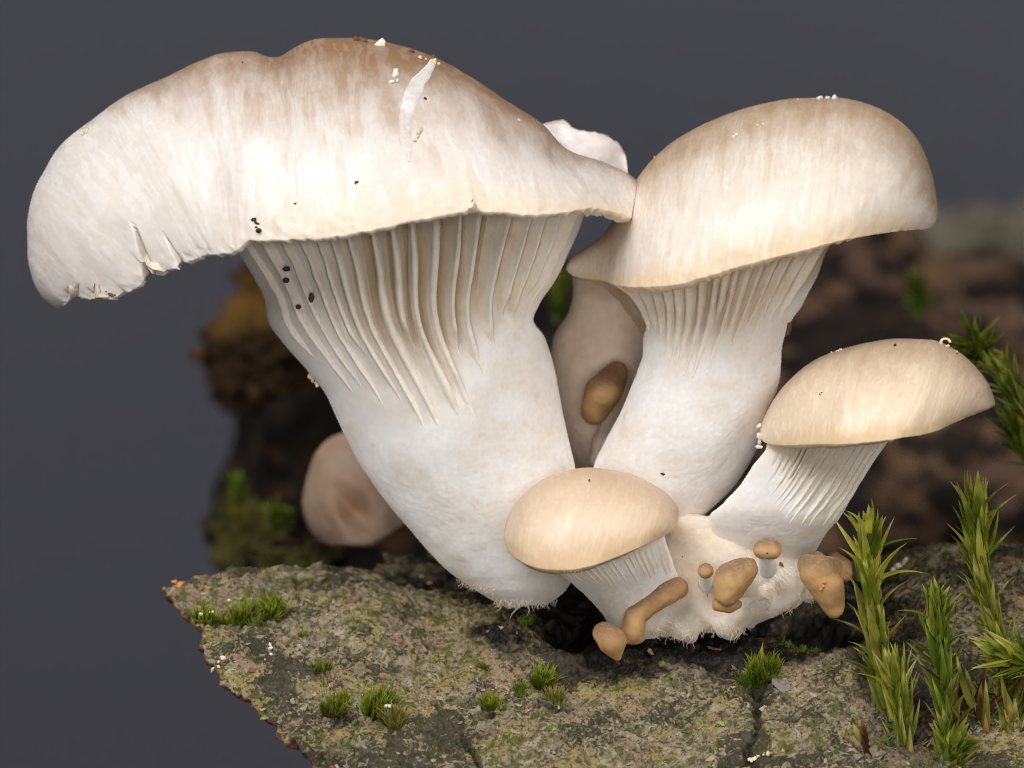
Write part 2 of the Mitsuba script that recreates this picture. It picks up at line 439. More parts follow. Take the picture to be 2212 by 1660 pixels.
last = np.arange(n_l) + 4 * n_l
ef = np.vstack([tri(np.vstack(ef)), np.stack([last, np.roll(last, -1), np.full(n_l, cap_c)], 1)])
add('bark_slab__broken_edge', (ev, ef), 'bark_edge', smooth=True)
tag('bark_slab', 'broken slab of bark crusted with lichen and algae under the mushrooms', 'bark')
tag('bark_slab__broken_edge', 'reddish brown broken edge of the bark')


# thin chips of bark and lichen lying loose or lifting off
def chip_mesh(r, th, n=9, curl=0.3):
    a = np.sort(rng.uniform(0, 2 * np.pi, n))
    rr = r * rng.uniform(0.55, 1.1, n)
    asp = rng.uniform(0.45, 1.0)
    pts = np.stack([np.cos(a) * rr, np.sin(a) * rr * asp, np.zeros(n)], 1)
    inner = pts * 0.55
    def up(p): return p + np.stack([0 * p[:, 0], 0 * p[:, 0], curl * (p[:, 0] ** 2 + 0.3 * p[:, 1] * r) / r + rng.normal(0, 0.06 * r, len(p))], 1)
    o, i2 = up(pts), up(inner)
    top = np.vstack([o, i2, i2.mean(0)[None]])
    v = np.vstack([top, o - [0, 0, th], (i2.mean(0) - [0, 0, th])[None]])
    k = np.arange(n); kn = (k + 1) % n
    f = np.vstack([np.stack([k, kn, kn + n], 1), np.stack([k, kn + n, k + n], 1), np.stack([k + n, kn + n, k * 0 + 2 * n], 1),
                   np.stack([k + 2 * n + 1, kn, k], 1), np.stack([k + 2 * n + 1, kn + 2 * n + 1, kn], 1), np.stack([kn + 2 * n + 1, k + 2 * n + 1, k * 0 + 3 * n + 1], 1)])
    return v, f


chips = []
bsd = ['flake_tan', 'flake_green', 'flake_grey', 'flake_dark', 'flake_red', 'flake_tan', 'flake_tan', 'flake_green', 'flake_grey']
for k in range(14):
    chips.append(mikit.ply(chip_mesh(1.0, 0.12, int(rng.integers(7, 12)), rng.uniform(0.05, 0.4)), 'flake_tan', smooth=False))
nfl = 0
tries = 0
while nfl < 170 and tries < 4000:
    tries += 1
    x, y = rng.uniform(380, 2200), 1660 - 420 * rng.uniform(0, 1) ** 1.3
    pxy = SURF['bark'][2]
    d2 = np.hypot(pxy[::37, 0] - x, pxy[::37, 1] - y)
    if d2.min() > 14: continue
    p, n = on('bark', x, y, 8)
    q = to_px(p)
    if q[0] < 360 or np.hypot(q[0] - x, q[1] - y) > 9: continue
    s = rng.lognormal(math.log(0.38), 0.45) * MM
    R = frame_from(bn + rng.normal(0, 0.30, 3) + n * 0.4, rng.uniform(0, 6.28)) * s
    m = np.eye(4); m[:3, :3] = R; m[:3, 3] = p + bn * 0.06 * MM
    key = 'bark_slab__flake' if nfl == 0 else f'bark_slab__flake_{nfl:03d}'
    scene[key] = {**chips[int(rng.integers(14))], 'to_world': T4(m), 'bsdf': {'type': 'ref', 'id': bsd[int(rng.integers(len(bsd)))]}}
    nfl += 1


# ------------------------------------------------------------------ mushrooms: caps and stems as lofts
def make_cap(key, T, L, ribs, D, dc, Db=None, ns=420, nt=150, e=1.0, bsdf='cap_skin_large', th=(1.2, 3.5), fuzz=0.10, lump=0.5, notches=(), dents=(), grooves=(), rim_rough=0.5, back=0.35):
    """T: crown outline, L: front rim outline (both left to right), ribs: index pairs (iL, iT) that belong together, D: half depth (mm) at each rib, dc: depth of the crown line (mm)"""
    T, L = np.array(T, float), np.array(L, float)
    cT, cL = chord(T), chord(L)
    fT, fL = PchipInterpolator(cT, T), PchipInterpolator(cL, L)
    rs = np.linspace(0, 1, len(ribs))
    sT = PchipInterpolator(rs, [cT[i] for _, i in ribs])
    sL = PchipInterpolator(rs, [cL[i] for i, _ in ribs])
    D2 = PchipInterpolator(rs, np.array(D, float) ** 2)
    dcf = PchipInterpolator(rs, np.broadcast_to(dc, rs.shape).astype(float))
    w = np.linspace(0, 1, ns)
    s = 0.5 * (w + 0.5 * (1 - np.cos(np.pi * w)))
    s = 0.5 * (1 - np.cos(np.pi * w)) * 0.6 + w * 0.4
    t = 0.5 * (1 - np.cos(np.pi * np.linspace(0, 1, nt))) * 0.5 + np.linspace(0, 1, nt) * 0.5
    S, Tt = np.meshgrid(s, t, indexing='ij')
    top, rim = fT(sT(S)), fL(sL(S))
    a = Tt * np.pi
    ca, sa = np.sign(np.cos(a)) * np.abs(np.cos(a)) ** e, np.sin(a) ** e
    Dh = np.sqrt(np.maximum(D2(S), 0))
    low = np.where((Tt <= 0.5)[..., None], rim, rim + (top - rim) * back)
    pos = low + (top - low) * sa[..., None]
    dep = dcf(S) - np.where(Tt <= 0.5, Dh, Dh * 0.95) * ca
    for (nx0, wid, dy, reach) in notches:           # small tears in the front rim
        pos[..., 1] -= dy * np.exp(-np.abs((rim[..., 0] - nx0) / wid) ** 1.5) * np.clip(1 - Tt / reach, 0, 1) ** 2
    P = at(pos[..., 0], pos[..., 1], dep)
    v = P.reshape(-1, 3)
    f = grid_faces(ns, nt)
    n = normals(v, f)
    if (n @ (-FV)).mean() < 0 and (n @ UV).mean() < 0 or (n * (v - v.mean(0))).sum() < 0:
        f = f[:, ::-1]; n = -n
    tt = np.minimum(Tt, 1 - Tt).ravel()
    fade = np.clip(np.sin(np.pi * S.ravel()) * 4, 0, 1)
    disp = fb(v, 7, 3, 5) * lump + fb(v, 0.9, 2, 8) * 0.03
    st = meshkit.fbm(np.stack([S.ravel() * 140, Tt.ravel() * 6, S.ravel() * 0], -1), 3, 3) - 0.5
    disp = disp + st * 0.03
    rimf = np.exp(-(tt / 0.035) ** 2)
    disp = disp + rimf * (fb(v, 0.8, 3, 11) * rim_rough)
    pv = to_px(v)
    for (gx, gy, r1, r2, ang, depth) in dents:
        ddx, ddy = pv[:, 0] - gx, pv[:, 1] - gy
        c_, s_ = math.cos(ang), math.sin(ang)
        disp = disp - depth * np.exp(-((ddx * c_ + ddy * s_) / r1) ** 2 - ((-ddx * s_ + ddy * c_) / r2) ** 2)
    for (x0, y0, x1, y1, wid, depth) in grooves:   # narrow slits running up from the rim
        ax, ay = x1 - x0, y1 - y0
        ln2 = ax * ax + ay * ay
        k = ((pv[:, 0] - x0) * ax + (pv[:, 1] - y0) * ay) / ln2
        dist = np.abs((pv[:, 0] - x0) * ay - (pv[:, 1] - y0) * ax) / math.sqrt(ln2)
        m_ = (k > -0.05) & (k < 1.0) & (Tt.ravel() < 0.5)
        disp = disp - np.where(m_, depth * np.clip(1 - k, 0, 1) ** 0.7 * np.exp(-(dist / (wid * (1.1 - np.clip(k, 0, 1)))) ** 2), 0)
    v = v + n * (disp * fade * MM)[:, None]
    # rim jaggedness: pull the rim along the section
    jag = (fb(v, 0.7, 3, 21) * 2.2 + fb(v, 0.4, 2, 23) * 1.4 + fb(v, 2.6, 2, 22) * 2.0) * fuzz * rimf
    v = v - UV * (jag * fade * MM)[:, None]
    n = normals(v, f)
    G, N = v.reshape(ns, nt, 3), n.reshape(ns, nt, 3)
    # underside: the crown moved inwards by the flesh thickness, joined by a rolled edge
    sel = np.unique(np.round(np.linspace(0, nt - 1, 44)).astype(int))
    thk = (th[0] + (th[1] - th[0]) * np.sin(np.pi * t[sel])) * MM
    hpx = np.linalg.norm(fT(sT(s)) - fL(sL(s)), axis=1)[:, None] * PXM
    thk = np.minimum(thk[None, :], np.minimum(hpx * 0.28, Dh[:, :1] * MM * 0.3) + 1e-6) * np.clip(Dh[:, :1] / max(np.max(Dh) * 0.45, 1e-9), 0.03, 1)
    U_ = G[:, sel] - N[:, sel] * thk[..., None]
    inn = (G[:, nt // 2] - N[:, nt // 2] * 0.002)[:, None, :]
    r0 = G[:, :1] * 0.55 + U_[:, :1] * 0.45
    out = inn - r0
    out = -out / np.maximum(np.linalg.norm(out, axis=-1, keepdims=True), 1e-9) * (thk[:, :1] * 0.30)[..., None]
    roll0 = np.concatenate([U_[:, :1], r0 + out], 1)
    r1 = G[:, -1:] * 0.55 + U_[:, -1:] * 0.45
    out1 = (inn - r1)
    out1 = -out1 / np.maximum(np.linalg.norm(out1, axis=-1, keepdims=True), 1e-9) * (thk[:, -1:] * 0.30)[..., None]
    full = np.concatenate([roll0, G, r1 + out1, U_[:, -1:]], 1)
    mcols = full.shape[1]
    vv = full.reshape(-1, 3)
    ff = grid_faces(ns, mcols)
    if f[0, 1] != 1: ff = ff[:, ::-1]
    uvs = np.stack([np.repeat(s, mcols), np.tile(np.concatenate([[0, 0], t, [1, 1]]), ns)], 1)
    add(key + '__cap', (vv, ff), bsdf, smooth=True, uv=uvs)
    uf = grid_faces(ns, len(sel))
    if f[0, 1] == 1: uf = uf[:, ::-1]
    add(key + '__cap__underside', (U_.reshape(-1, 3), uf), 'cap_underside', smooth=True)
    register(key + '_cap', v, n)


class Loft:
    """a stem: ribs (xl, yl, xr, yr) from top to base in photograph positions, d: depth of its axis (mm), kd: depth radius over half width"""
    def __init__(self, ribs, d, kd):
        r = np.array(ribs, float)
        mid = (r[:, :2] + r[:, 2:]) / 2
        c = chord(mid); self.c = c / c[-1]
        self.f = PchipInterpolator(self.c, r)
        q = np.linspace(0, 1, 101)
        from scipy.ndimage import gaussian_filter1d as gf
        self.g = PchipInterpolator(q, gf(self.f(q), 9, axis=0, mode='nearest') * 0.97 + 0.03 * self.f(q))
        self.d = PchipInterpolator(self.c, np.broadcast_to(d, self.c.shape).astype(float))
        self.k = PchipInterpolator(self.c, np.broadcast_to(kd, self.c.shape).astype(float))

    def __call__(self, phi, v, scale=1.0):
        phi, v, scale = np.broadcast_arrays(np.asarray(phi, float), np.asarray(v, float), np.asarray(scale, float))
        wgt = np.clip((np.abs(np.cos(phi)) - 0.72) / 0.26, 0, 1)[..., None]
        wgt = np.maximum(wgt, np.maximum(np.clip((v - 0.82) / 0.1, 0, 1), np.clip((0.08 - v) / 0.08, 0, 1))[..., None])
        r = self.f(v) * wgt + self.g(v) * (1 - wgt)
        mid, half = (r[..., :2] + r[..., 2:]) / 2, (r[..., 2:] - r[..., :2]) / 2
        hl = np.linalg.norm(half, axis=-1)
        pos = mid + half * (scale * np.cos(phi))[..., None]
        dep = self.d(v) - self.k(v) * hl * PXM * 1e3 * scale * np.sin(phi)
        return at(pos[..., 0], pos[..., 1], dep)


def make_stem(key, loft, gills=None, g0=0.18, vend=None, nphi=260, nv=260, bsdf='stem_flesh', lump=0.5, fuzz=0.08, valley='gill_valley', bottom=True, thick=0.42, drift=0.1):
    """core surface, split where gills run: the valley between the gills and the smooth stem below share one outline"""
    vv = np.linspace(0, 1, nv)
    ph = np.linspace(0, 2 * np.pi, nphi, endpoint=False)
    Vg, Pg = np.meshgrid(vv, ph, indexing='ij')
    if vend is not None:
        ve = vend(np.cos(Pg))
        g0f = g0 if callable(g0) else (lambda q, c=g0: c)
        g = g0f(np.cos(Pg)) * np.clip(1 - (Vg / ve) ** 2.6, 0, 1) ** 1.1
    else:
        g = np.zeros_like(Vg)
    P = loft(Pg, Vg, 1 - g).reshape(-1, 3)
    f = grid_faces(nv, nphi, True)
    n = normals(P, f)
    if (n * (P - loft(Pg, Vg, 0.0).reshape(-1, 3))).sum() < 0:
        f = f[:, ::-1]; n = -n
    flat = (g.ravel() == 0)
    amt = np.clip((Vg.ravel() - (ve.ravel() if vend is not None else 0)) / 0.08, 0, 1)
    disp = fb(P, 6, 3, 15) * lump + (fb(P, 1.4, 3, 16) * 0.07 + fb(P, 0.30, 2, 17) * fuzz * 1.1) * (0.25 + 0.75 * amt)
    P = P + n * (disp * MM)[:, None]
    if bottom:
        base = P.reshape(nv, nphi, 3)[-1].mean(0)
        P = np.vstack([P, base])
        k = np.arange(nphi) + (nv - 1) * nphi
        e = np.stack([k, np.roll(k, -1), k * 0 + len(P) - 1], 1)
        if f[0, 1] != 1: pass
        F = np.vstack([tri(f), e])
    else:
        F = tri(f)
    register(key + '_stem', P, normals(P, F) if bottom else n)
    if vend is not None:
        fc = Vg.ravel()
        ve_ = np.append(ve.ravel(), 9)
        vq = np.append(Vg.ravel(), 1)
        up = (vq[F] < ve_[F] * 0.93).all(1)
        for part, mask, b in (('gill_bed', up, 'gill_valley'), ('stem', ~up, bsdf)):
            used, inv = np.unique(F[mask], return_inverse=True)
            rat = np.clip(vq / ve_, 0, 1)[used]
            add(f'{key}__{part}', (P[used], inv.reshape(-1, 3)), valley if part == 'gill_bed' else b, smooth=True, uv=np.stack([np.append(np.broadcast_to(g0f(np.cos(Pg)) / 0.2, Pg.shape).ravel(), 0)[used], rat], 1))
    else:
        add(f'{key}__stem', (P, F), bsdf, smooth=True)
    if gills is None: return
    for gi, (f0, stop, start) in enumerate(gills):
        nvv = 64
        v = np.linspace(start, 1, nvv)
        vE = float(vend(np.array(np.clip(f0 + drift * 0.5, -1, 1)))) * stop
        v = start + (vE - start) * np.linspace(0, 1, nvv)
        wob = 0.010 * (meshkit.fbm(np.stack([v * 5, v * 0 + gi * 3.7, v * 0], -1), 3, 6) - 0.5) * 2
        fr = np.clip(f0 + drift * v + wob, -0.999, 0.999)
        phi = np.arccos(fr)
        veh = vend(fr)
        gd = g0f(fr) * np.clip(1 - (v / veh) ** 2.6, 0, 1) ** 1.1
        tail = np.clip((vE - v) / (0.22 * vE), 0, 1); tail = tail * tail * (3 - 2 * tail)
        so = 1 - gd * (1 - tail) + 0.012 * tail * (meshkit.fbm(np.stack([v * 26, v * 0 + gi * 1.3, v * 0], -1), 3, 16) - 0.5) * 2 + 0.004 * tail
        si = 1 - gd - 0.05
        O, I = loft(phi, v, so), loft(phi, v, si)
        Mid = loft(phi, v, so * 0.5 + si * 0.5)
        tang = loft(phi + 0.01, v, so) - loft(phi - 0.01, v, so)
        tang /= np.linalg.norm(tang, axis=1, keepdims=True)
        wf = thick(f0) if callable(thick) else thick
        w = wf * MM * ((0.45 + 0.55 * tail) * (0.55 + 0.9 * meshkit.fbm(np.stack([v * 7, v * 0 + gi * 9.1, v * 0], -1), 2, 3)))[:, None] * rng.uniform(0.8, 1.25)
        outw = O - I
        outw /= np.maximum(np.linalg.norm(outw, axis=1, keepdims=True), 1e-9)
        cols = np.stack([I - tang * w * 0.62, Mid - tang * w * 0.46, O - tang * w * 0.36 - outw * w * 0.12, O + outw * w * 0.03, O + tang * w * 0.36 - outw * w * 0.12, Mid + tang * w * 0.46, I + tang * w * 0.62], 1)
        add(f'{key}__gill', (cols.reshape(-1, 3), grid_faces(nvv, 7)), 'gill_flesh', smooth=True)


def fan(lo, hi, n, jit, k, short=0.35):
    """gill places across the funnel, with shorter ones between the long ones"""
    r = np.random.default_rng(k)
    out = []
    for i, x in enumerate(np.linspace(lo, hi, n)):
        out.append((x + r.uniform(-jit, jit), r.uniform(0.88, 1.0) if r.random() > short else r.uniform(0.5, 0.85), 0.0))
    return out


# ---- the large left mushroom
A = 'oyster_mushroom'
T1 = [(120, 668), (88, 640), (68, 600), (58, 555), (59, 490), (72, 420), (98, 368), (130, 320), (200, 258), (270, 205), (370, 160), (430, 133), (490, 115), (545, 112), (578, 116), (597, 114), (618, 104), (650, 92), (700, 83), (760, 84), (850, 96), (930, 122), (1010, 163), (1090, 215), (1170, 265), (1230, 312), (1310, 352), (1368, 382), (1392, 410), (1404, 442), (1402, 474)]
L1 = [(120, 668), (140, 660), (165, 645), (215, 650), (270, 636), (312, 612), (335, 598), (400, 571), (450, 553), (500, 548), (540, 521), (600, 521), (700, 515), (800, 500), (900, 477), (1005, 461), (1080, 459), (1150, 466), (1225, 460), (1275, 450), (1320, 458), (1350, 466), (1380, 477), (1402, 474)]
make_cap(A, T1, L1, [(0, 0), (1, 2), (3, 4), (5, 6), (7, 8), (8, 9), (9, 11), (11, 14), (12, 17), (13, 19), (15, 21), (17, 23), (19, 25), (21, 26), (22, 28), (23, 30)],
         [0, 5, 9, 12.5, 15, 16.5, 18, 20, 21, 21.5, 20.5, 18.5, 14, 9, 5, 0], 12, ns=640, nt=190, bsdf='cap_skin_large', lump=0.55, fuzz=0.13, rim_rough=0.30, th=(1.3, 4.5),
         notches=[(1022, 9, 34, 0.12), (322, 8, 24, 0.16), (158, 9, 15, 0.1), (212, 7, 12, 0.1), (268, 8, 9, 0.1), (392, 7, 10, 0.1)],
         dents=[(588, 130, 26, 75, 0.9, 0.55), (1230, 330, 60, 40, 0.6, 0.7)],
         grooves=[(326, 606, 288, 480, 7, 2.4), (392, 572, 352, 500, 4, 0.7), (160, 645, 172, 610, 5, 0.6), (213, 650, 215, 615, 4, 0.6)])
l1 = Loft([(455, 470, 1300, 410), (508, 555, 1278, 455), (545, 610, 1240, 540), (566, 650, 1205, 607), (572, 690, 1165, 660), (600, 735, 1152, 690), (660, 800, 1175, 730), (700, 850, 1190, 770), (735, 920, 1212, 870), (770, 990, 1226, 940), (815, 1060, 1242, 1020), (870, 1130, 1252, 1110), (950, 1215, 1250, 1190), (1008, 1262, 1246, 1235), (1058, 1294, 1225, 1272), (1098, 1316, 1190, 1302)],
          [11.5] * 16, [0.66, 0.84, 0.84, 0.8, 0.78, 0.76, .74, .74, .74, .74, .74, .74, .74, .74, .8, .8])
vend1 = PchipInterpolator([-1.01, -0.7, -0.3, 0.1, 0.5, 0.8, 1.01], [0.50, 0.62, 0.60, 0.56, 0.42, 0.33, 0.25])
g1 = [(f_, st_ * (0.82 if f_ < -0.4 else 1.0), 0) for f_, st_ in [(-.92, .8), (-.82, .95), (-.72, .9), (-.62, 1), (-.53, .75), (-.45, 1), (-.355, .96), (-.22, 1.02), (-.11, .62), (.00, 1), (.13, 1), (.27, .8), (.37, 1), (.54, 1), (.66, .85), (.75, 1), (.83, .9), (.91, 1)]]
make_stem(A, l1, g1, lambda f: 0.03 + (0.025 + 0.05 * np.clip((f + 0.3) / 0.7, 0, 1)) * np.clip((0.98 - np.abs(f)) / 0.2, 0, 1) + 0.215 * np.exp(-((f - 0.12) / 0.45) ** 2), vend1, 320, 300, thick=lambda f: 0.46 + 0.55 * math.exp(-((f - 0.05) / 0.45) ** 2), drift=0.13)
tag(A, 'largest oyster mushroom at left with broad pale cap and long deep gills', 'mushroom')

# ---- the second large mushroom at right
B = 'oyster_mushroom_001'
T2 = [(1222, 582), (1232, 560), (1262, 538), (1300, 508), (1330, 470), (1350, 432), (1376, 386), (1410, 345), (1480, 290), (1560, 250), (1640, 226), (1720, 213), (1800, 211), (1880, 228), (1940, 260), (1985, 310), (2008, 365), (2022, 425), (2026, 465), (2013, 492)]
L2 = [(1222, 582), (1240, 597), (1270, 603), (1300, 606), (1335, 618), (1385, 622), (1440, 619), (1520, 601), (1600, 576), (1680, 556), (1760, 536), (1830, 518), (1900, 506), (1960, 497), (2000, 494), (2013, 492)]
make_cap(B, T2, L2, [(0, 0), (2, 2), (3, 3), (4, 5), (5, 7), (6, 8), (7, 9), (8, 10), (9, 11), (10, 12), (11, 13), (12, 15), (13, 17), (14, 18), (15, 19)],
         [0, 3, 5, 9, 13, 15, 16.5, 17.5, 18, 18, 17, 14.5, 11, 6, 0], 13, ns=480, nt=170, bsdf='cap_skin_medium', lump=0.35, fuzz=0.06, rim_rough=0.2, th=(2.0, 5))
l2 = Loft([(1320, 560, 1880, 470), (1335, 620, 1815, 535), (1372, 665, 1782, 590), (1390, 710, 1742, 645), (1391, 760, 1704, 700), (1378, 805, 1688, 750), (1350, 870, 1684, 810), (1312, 945, 1664, 885), (1285, 1005, 1640, 960), (1275, 1060, 1592, 1040), (1320, 1120, 1530, 1105), (1400, 1165, 1480, 1145)],
          [11, 11, 11.5, 12, 12, 12, 12, 12, 12, 12, 12, 12], 0.78)
vend2 = PchipInterpolator([-1.01, -0.8, -0.5, -0.1, 0.3, 0.7, 1.01], [0.28, 0.34, 0.42, 0.46, 0.42, 0.34, 0.28])
g2 = [(-.95, 1, 0), (-.85, .9, 0), (-.74, .95, 0), (-.63, 1, 0), (-.52, 1, 0), (-.40, 1, 0), (-.27, 1, 0), (-.13, 1, 0), (-.04, .6, 0), (.06, 1, 0), (.18, .8, 0), (.3, 1, 0), (.42, .8, 0), (.55, 1, 0), (.7, .9, 0), (.84, 1, 0)]
make_stem(B, l2, g2, 0.13, vend2, 280, 260, thick=0.62, drift=-0.10)
tag(B, 'tall oyster mushroom right of centre with smooth domed tan cap and thick stem', 'mushroom')

# ---- the smaller one at far right
C = 'oyster_mushroom_002'
T3 = [(1638, 948), (1642, 925), (1656, 890), (1690, 838), (1740, 791), (1800, 760), (1870, 741), (1940, 731), (2010, 733), (2065, 755), (2112, 796), (2140, 838), (2150, 872), (2134, 886)]
L3 = [(1638, 948), (1655, 958), (1690, 963), (1760, 961), (1830, 960), (1930, 950), (2000, 939), (2060, 915), (2110, 894), (2134, 886)]
make_cap(C, T3, L3, [(0, 0), (1, 2), (2, 3), (3, 5), (4, 6), (5, 8), (6, 9), (7, 10), (8, 12), (9, 13)], [0, 5, 9, 13, 15, 15.5, 14, 11, 6, 0], 7, ns=360, nt=130, bsdf='cap_skin_small', lump=0.3, fuzz=0.05, rim_rough=0.15, th=(1.6, 4))
l3 = Loft([(1640, 925, 1960, 915), (1642, 965, 1928, 958), (1634, 990, 1890, 1010), (1605, 1040, 1850, 1075), (1565, 1085, 1815, 1120), (1532, 1122, 1778, 1162), (1540, 1155, 1765, 1185), (1556, 1195, 1750, 1212), (1580, 1240, 1730, 1245)], [5, 5, 5, 5, 5, 6, 7, 9, 10], 0.72)
vend3 = PchipInterpolator([-1.01, -0.6, -0.2, 0.3, 0.7, 1.01], [0.3, 0.42, 0.55, 0.66, 0.66, 0.6])
g3 = [(-.72, .8, 0), (-.6, 1, 0), (-.5, .8, 0), (-.41, 1, 0), (-.32, .8, 0), (-.24, 1, 0), (-.15, 1, 0), (-.05, 1, 0), (.03, .6, 0), (.12, 1, 0), (.24, 1, 0), (.34, .6, 0), (.45, 1, 0), (.58, 1, 0), (.70, .8, 0), (.80, 1, 0), (.9, 1, 0)]
make_stem(C, l3, g3, 0.10, vend3, 240, 200, thick=0.34, drift=0.06, valley='gill_valley_pale')
tag(C, 'smaller oyster mushroom at far right with golden tan cap low on the cluster', 'mushroom')

# ---- the young one in front
E = 'oyster_mushroom_003'
T4_ = [(1089, 1160), (1092, 1130), (1108, 1095), (1142, 1056), (1200, 1024), (1270, 1010), (1340, 1018), (1402, 1042), (1448, 1075), (1466, 1108), (1461, 1137)]
L4 = [(1089, 1160), (1100, 1192), (1130, 1217), (1180, 1231), (1225, 1233), (1275, 1225), (1330, 1205), (1385, 1182), (1430, 1160), (1461, 1137)]
make_cap(E, T4_, L4, [(0, 0), (1, 2), (2, 3), (4, 5), (5, 6), (7, 7), (8, 9), (9, 10)], [0, 4.5, 7, 9, 9, 7.5, 5, 0], 3, ns=320, nt=120, bsdf='cap_skin_young', lump=0.2, fuzz=0.03, rim_rough=0.08, th=(1.8, 3.5))
l4 = Loft([(1190, 1190, 1450, 1110), (1198, 1236, 1442, 1155), (1235, 1262, 1458, 1210), (1268, 1290, 1466, 1255), (1296, 1320, 1462, 1300), (1318, 1355, 1446, 1345), (1340, 1385, 1415, 1380)], [2.5, 2.5, 3, 4, 4.5, 5, 5.5], 0.66)
vend4 = PchipInterpolator([-1.01, 0, 1.01], [0.42, 0.5, 0.5])
make_stem(E, l4, fan(-0.9, 0.9, 18, 0.015, 4), 0.05, vend4, 220, 160, thick=0.26, drift=0.0, valley='gill_valley_pale')
tag(E, 'small young oyster mushroom in front with rounded peach coloured cap', 'mushroom')

# ---- two blurred ones behind
F_ = 'oyster_mushroom_004'
l5 = Loft([(1228, 570, 1330, 555), (1238, 600, 1372, 610), (1236, 640, 1420, 660), (1222, 680, 1430, 715), (1190, 735, 1425, 775), (1185, 800, 1400, 830), (1195, 880, 1370, 890), (1215, 960, 1345, 960), (1230, 1020, 1330, 1020), (1240, 1090, 1320, 1090)], [28, 28, 27, 27, 27, 27, 27, 27, 27, 27], 0.75)
make_stem(F_, l5, None, bsdf='rear_flesh', lump=0.9)
tag(F_, 'blurred tan mushroom in the gap between the two large stems', 'mushroom')

G_ = 'oyster_mushroom_005'
T6 = [(690, 1170), (664, 1130), (654, 1085), (662, 1030), (684, 975), (725, 940), (780, 930), (840, 960), (880, 1020), (920, 1070), (940, 1110)]
L6 = [(690, 1170), (720, 1178), (760, 1176), (800, 1172), (835, 1160), (860, 1140), (890, 1125), (940, 1110)]
make_cap(G_, T6, L6, [(0, 0), (1, 2), (2, 4), (3, 6), (5, 8), (7, 10)], [0, 7, 10, 10, 7, 0], 66, ns=200, nt=90, bsdf='pink_flesh', lump=0.4, fuzz=0.05, rim_rough=0.1, dents=[(765, 1098, 60, 26, 0.7, 3.2)], th=(1.5, 4))
l6 = Loft([(890, 1080, 980, 1070), (900, 1110, 985, 1100), (920, 1180, 990, 1175), (930, 1260, 995, 1255)], 68, 0.8)
make_stem(G_, l6, None, bsdf='rear_flesh', lump=0.5, nphi=80, nv=60)
tag(G_, 'blurred pinkish mushroom at left behind the largest stem', 'mushroom')


# ------------------------------------------------------------------ rounded bodies: chains of spheres, hulled, joined and smoothed
def ball(x, y, d, r):
    c = at(x, y, d)
    rr = r * PXM
    return m3d.Manifold.sphere(rr, 28).translate(c.tolist())


def chain_body(chains, edge=0.35, it=12, disp=(), seed=0, whole=False):
    allm = []
    for ch in chains:
        bs = [ball(*c) for c in ch]
        if whole:
            allm.append(m3d.Manifold.batch_hull(bs)); continue
        if len(bs) == 1: allm.append(bs[0])
        for a, b in zip(bs[:-1], bs[1:]): allm.append(m3d.Manifold.batch_hull([a, b]))
    m = m3d.Manifold.batch_boolean(allm, m3d.OpType.Add).refine_to_length(edge * MM)
    me = m.to_mesh()
    t = trimesh.Trimesh(me.vert_properties[:, :3], me.tri_verts, process=True)
    t = trimesh.smoothing.filter_taubin(t, iterations=it)
    v = np.array(t.vertices)
    n = np.array(t.vertex_normals)
    for (s, o, amp) in disp:
        v = v + n * (fb(v, s, o, seed + int(s * 10)) * amp * MM)[:, None]
    return v, np.array(t.faces)


v, f = chain_body([[(1250, 600, 27, 14), (1310, 602, 25, 18), (1356, 640, 24, 20), (1392, 700, 24, 20), (1404, 760, 26, 18)]], 0.5, 10, [(3, 2, 0.6)], 2)
add(F_ + '__cap_margin', (v, f), 'cap_skin_young', smooth=True, uv=np.full((len(v), 2), 0.3))


H = 'fused_stem_mass'
v, f = chain_body([[(1480, 1150, 11, 58), (1478, 1230, 8, 72), (1465, 1300, 7, 66), (1478, 1348, 6, 42), (1492, 1376, 7, 16)], [(1478, 1230, 8, 72), (1580, 1215, 8, 84), (1590, 1285, 7, 68), (1575, 1340, 6, 42), (1580, 1370, 7, 16)], [(1500, 1160, 10, 50), (1570, 1170, 10, 55), (1580, 1215, 8, 84)],
                   [(1580, 1215, 8, 84), (1685, 1228, 8, 50), (1695, 1275, 7, 46), (1668, 1318, 6, 20)], [(1685, 1235, 8, 50), (1745, 1235, 8, 46), (1748, 1275, 8, 28)], [(1465, 1310, 6, 50), (1530, 1330, 7, 40), (1590, 1320, 7, 45)], [(1450, 1300, 6, 55), (1405, 1345, 5, 32), (1385, 1365, 5, 16)], [(1590, 1300, 7, 60), (1650, 1295, 7, 45)], [(1475, 1340, 6, 34), (1440, 1368, 6, 12)], [(1610, 1320, 7, 34), (1620, 1345, 7, 12)]],
                  0.28, 14, [(4.5, 3, 1.0), (0.9, 3, 0.28)], 3)
add(H + '__body', (v, f), 'base_flesh', smooth=True)
register(H, v, normals(v, f))
tag(H, 'lumpy white mass of fused stem flesh at the foot of the cluster', 'mushroom stem')


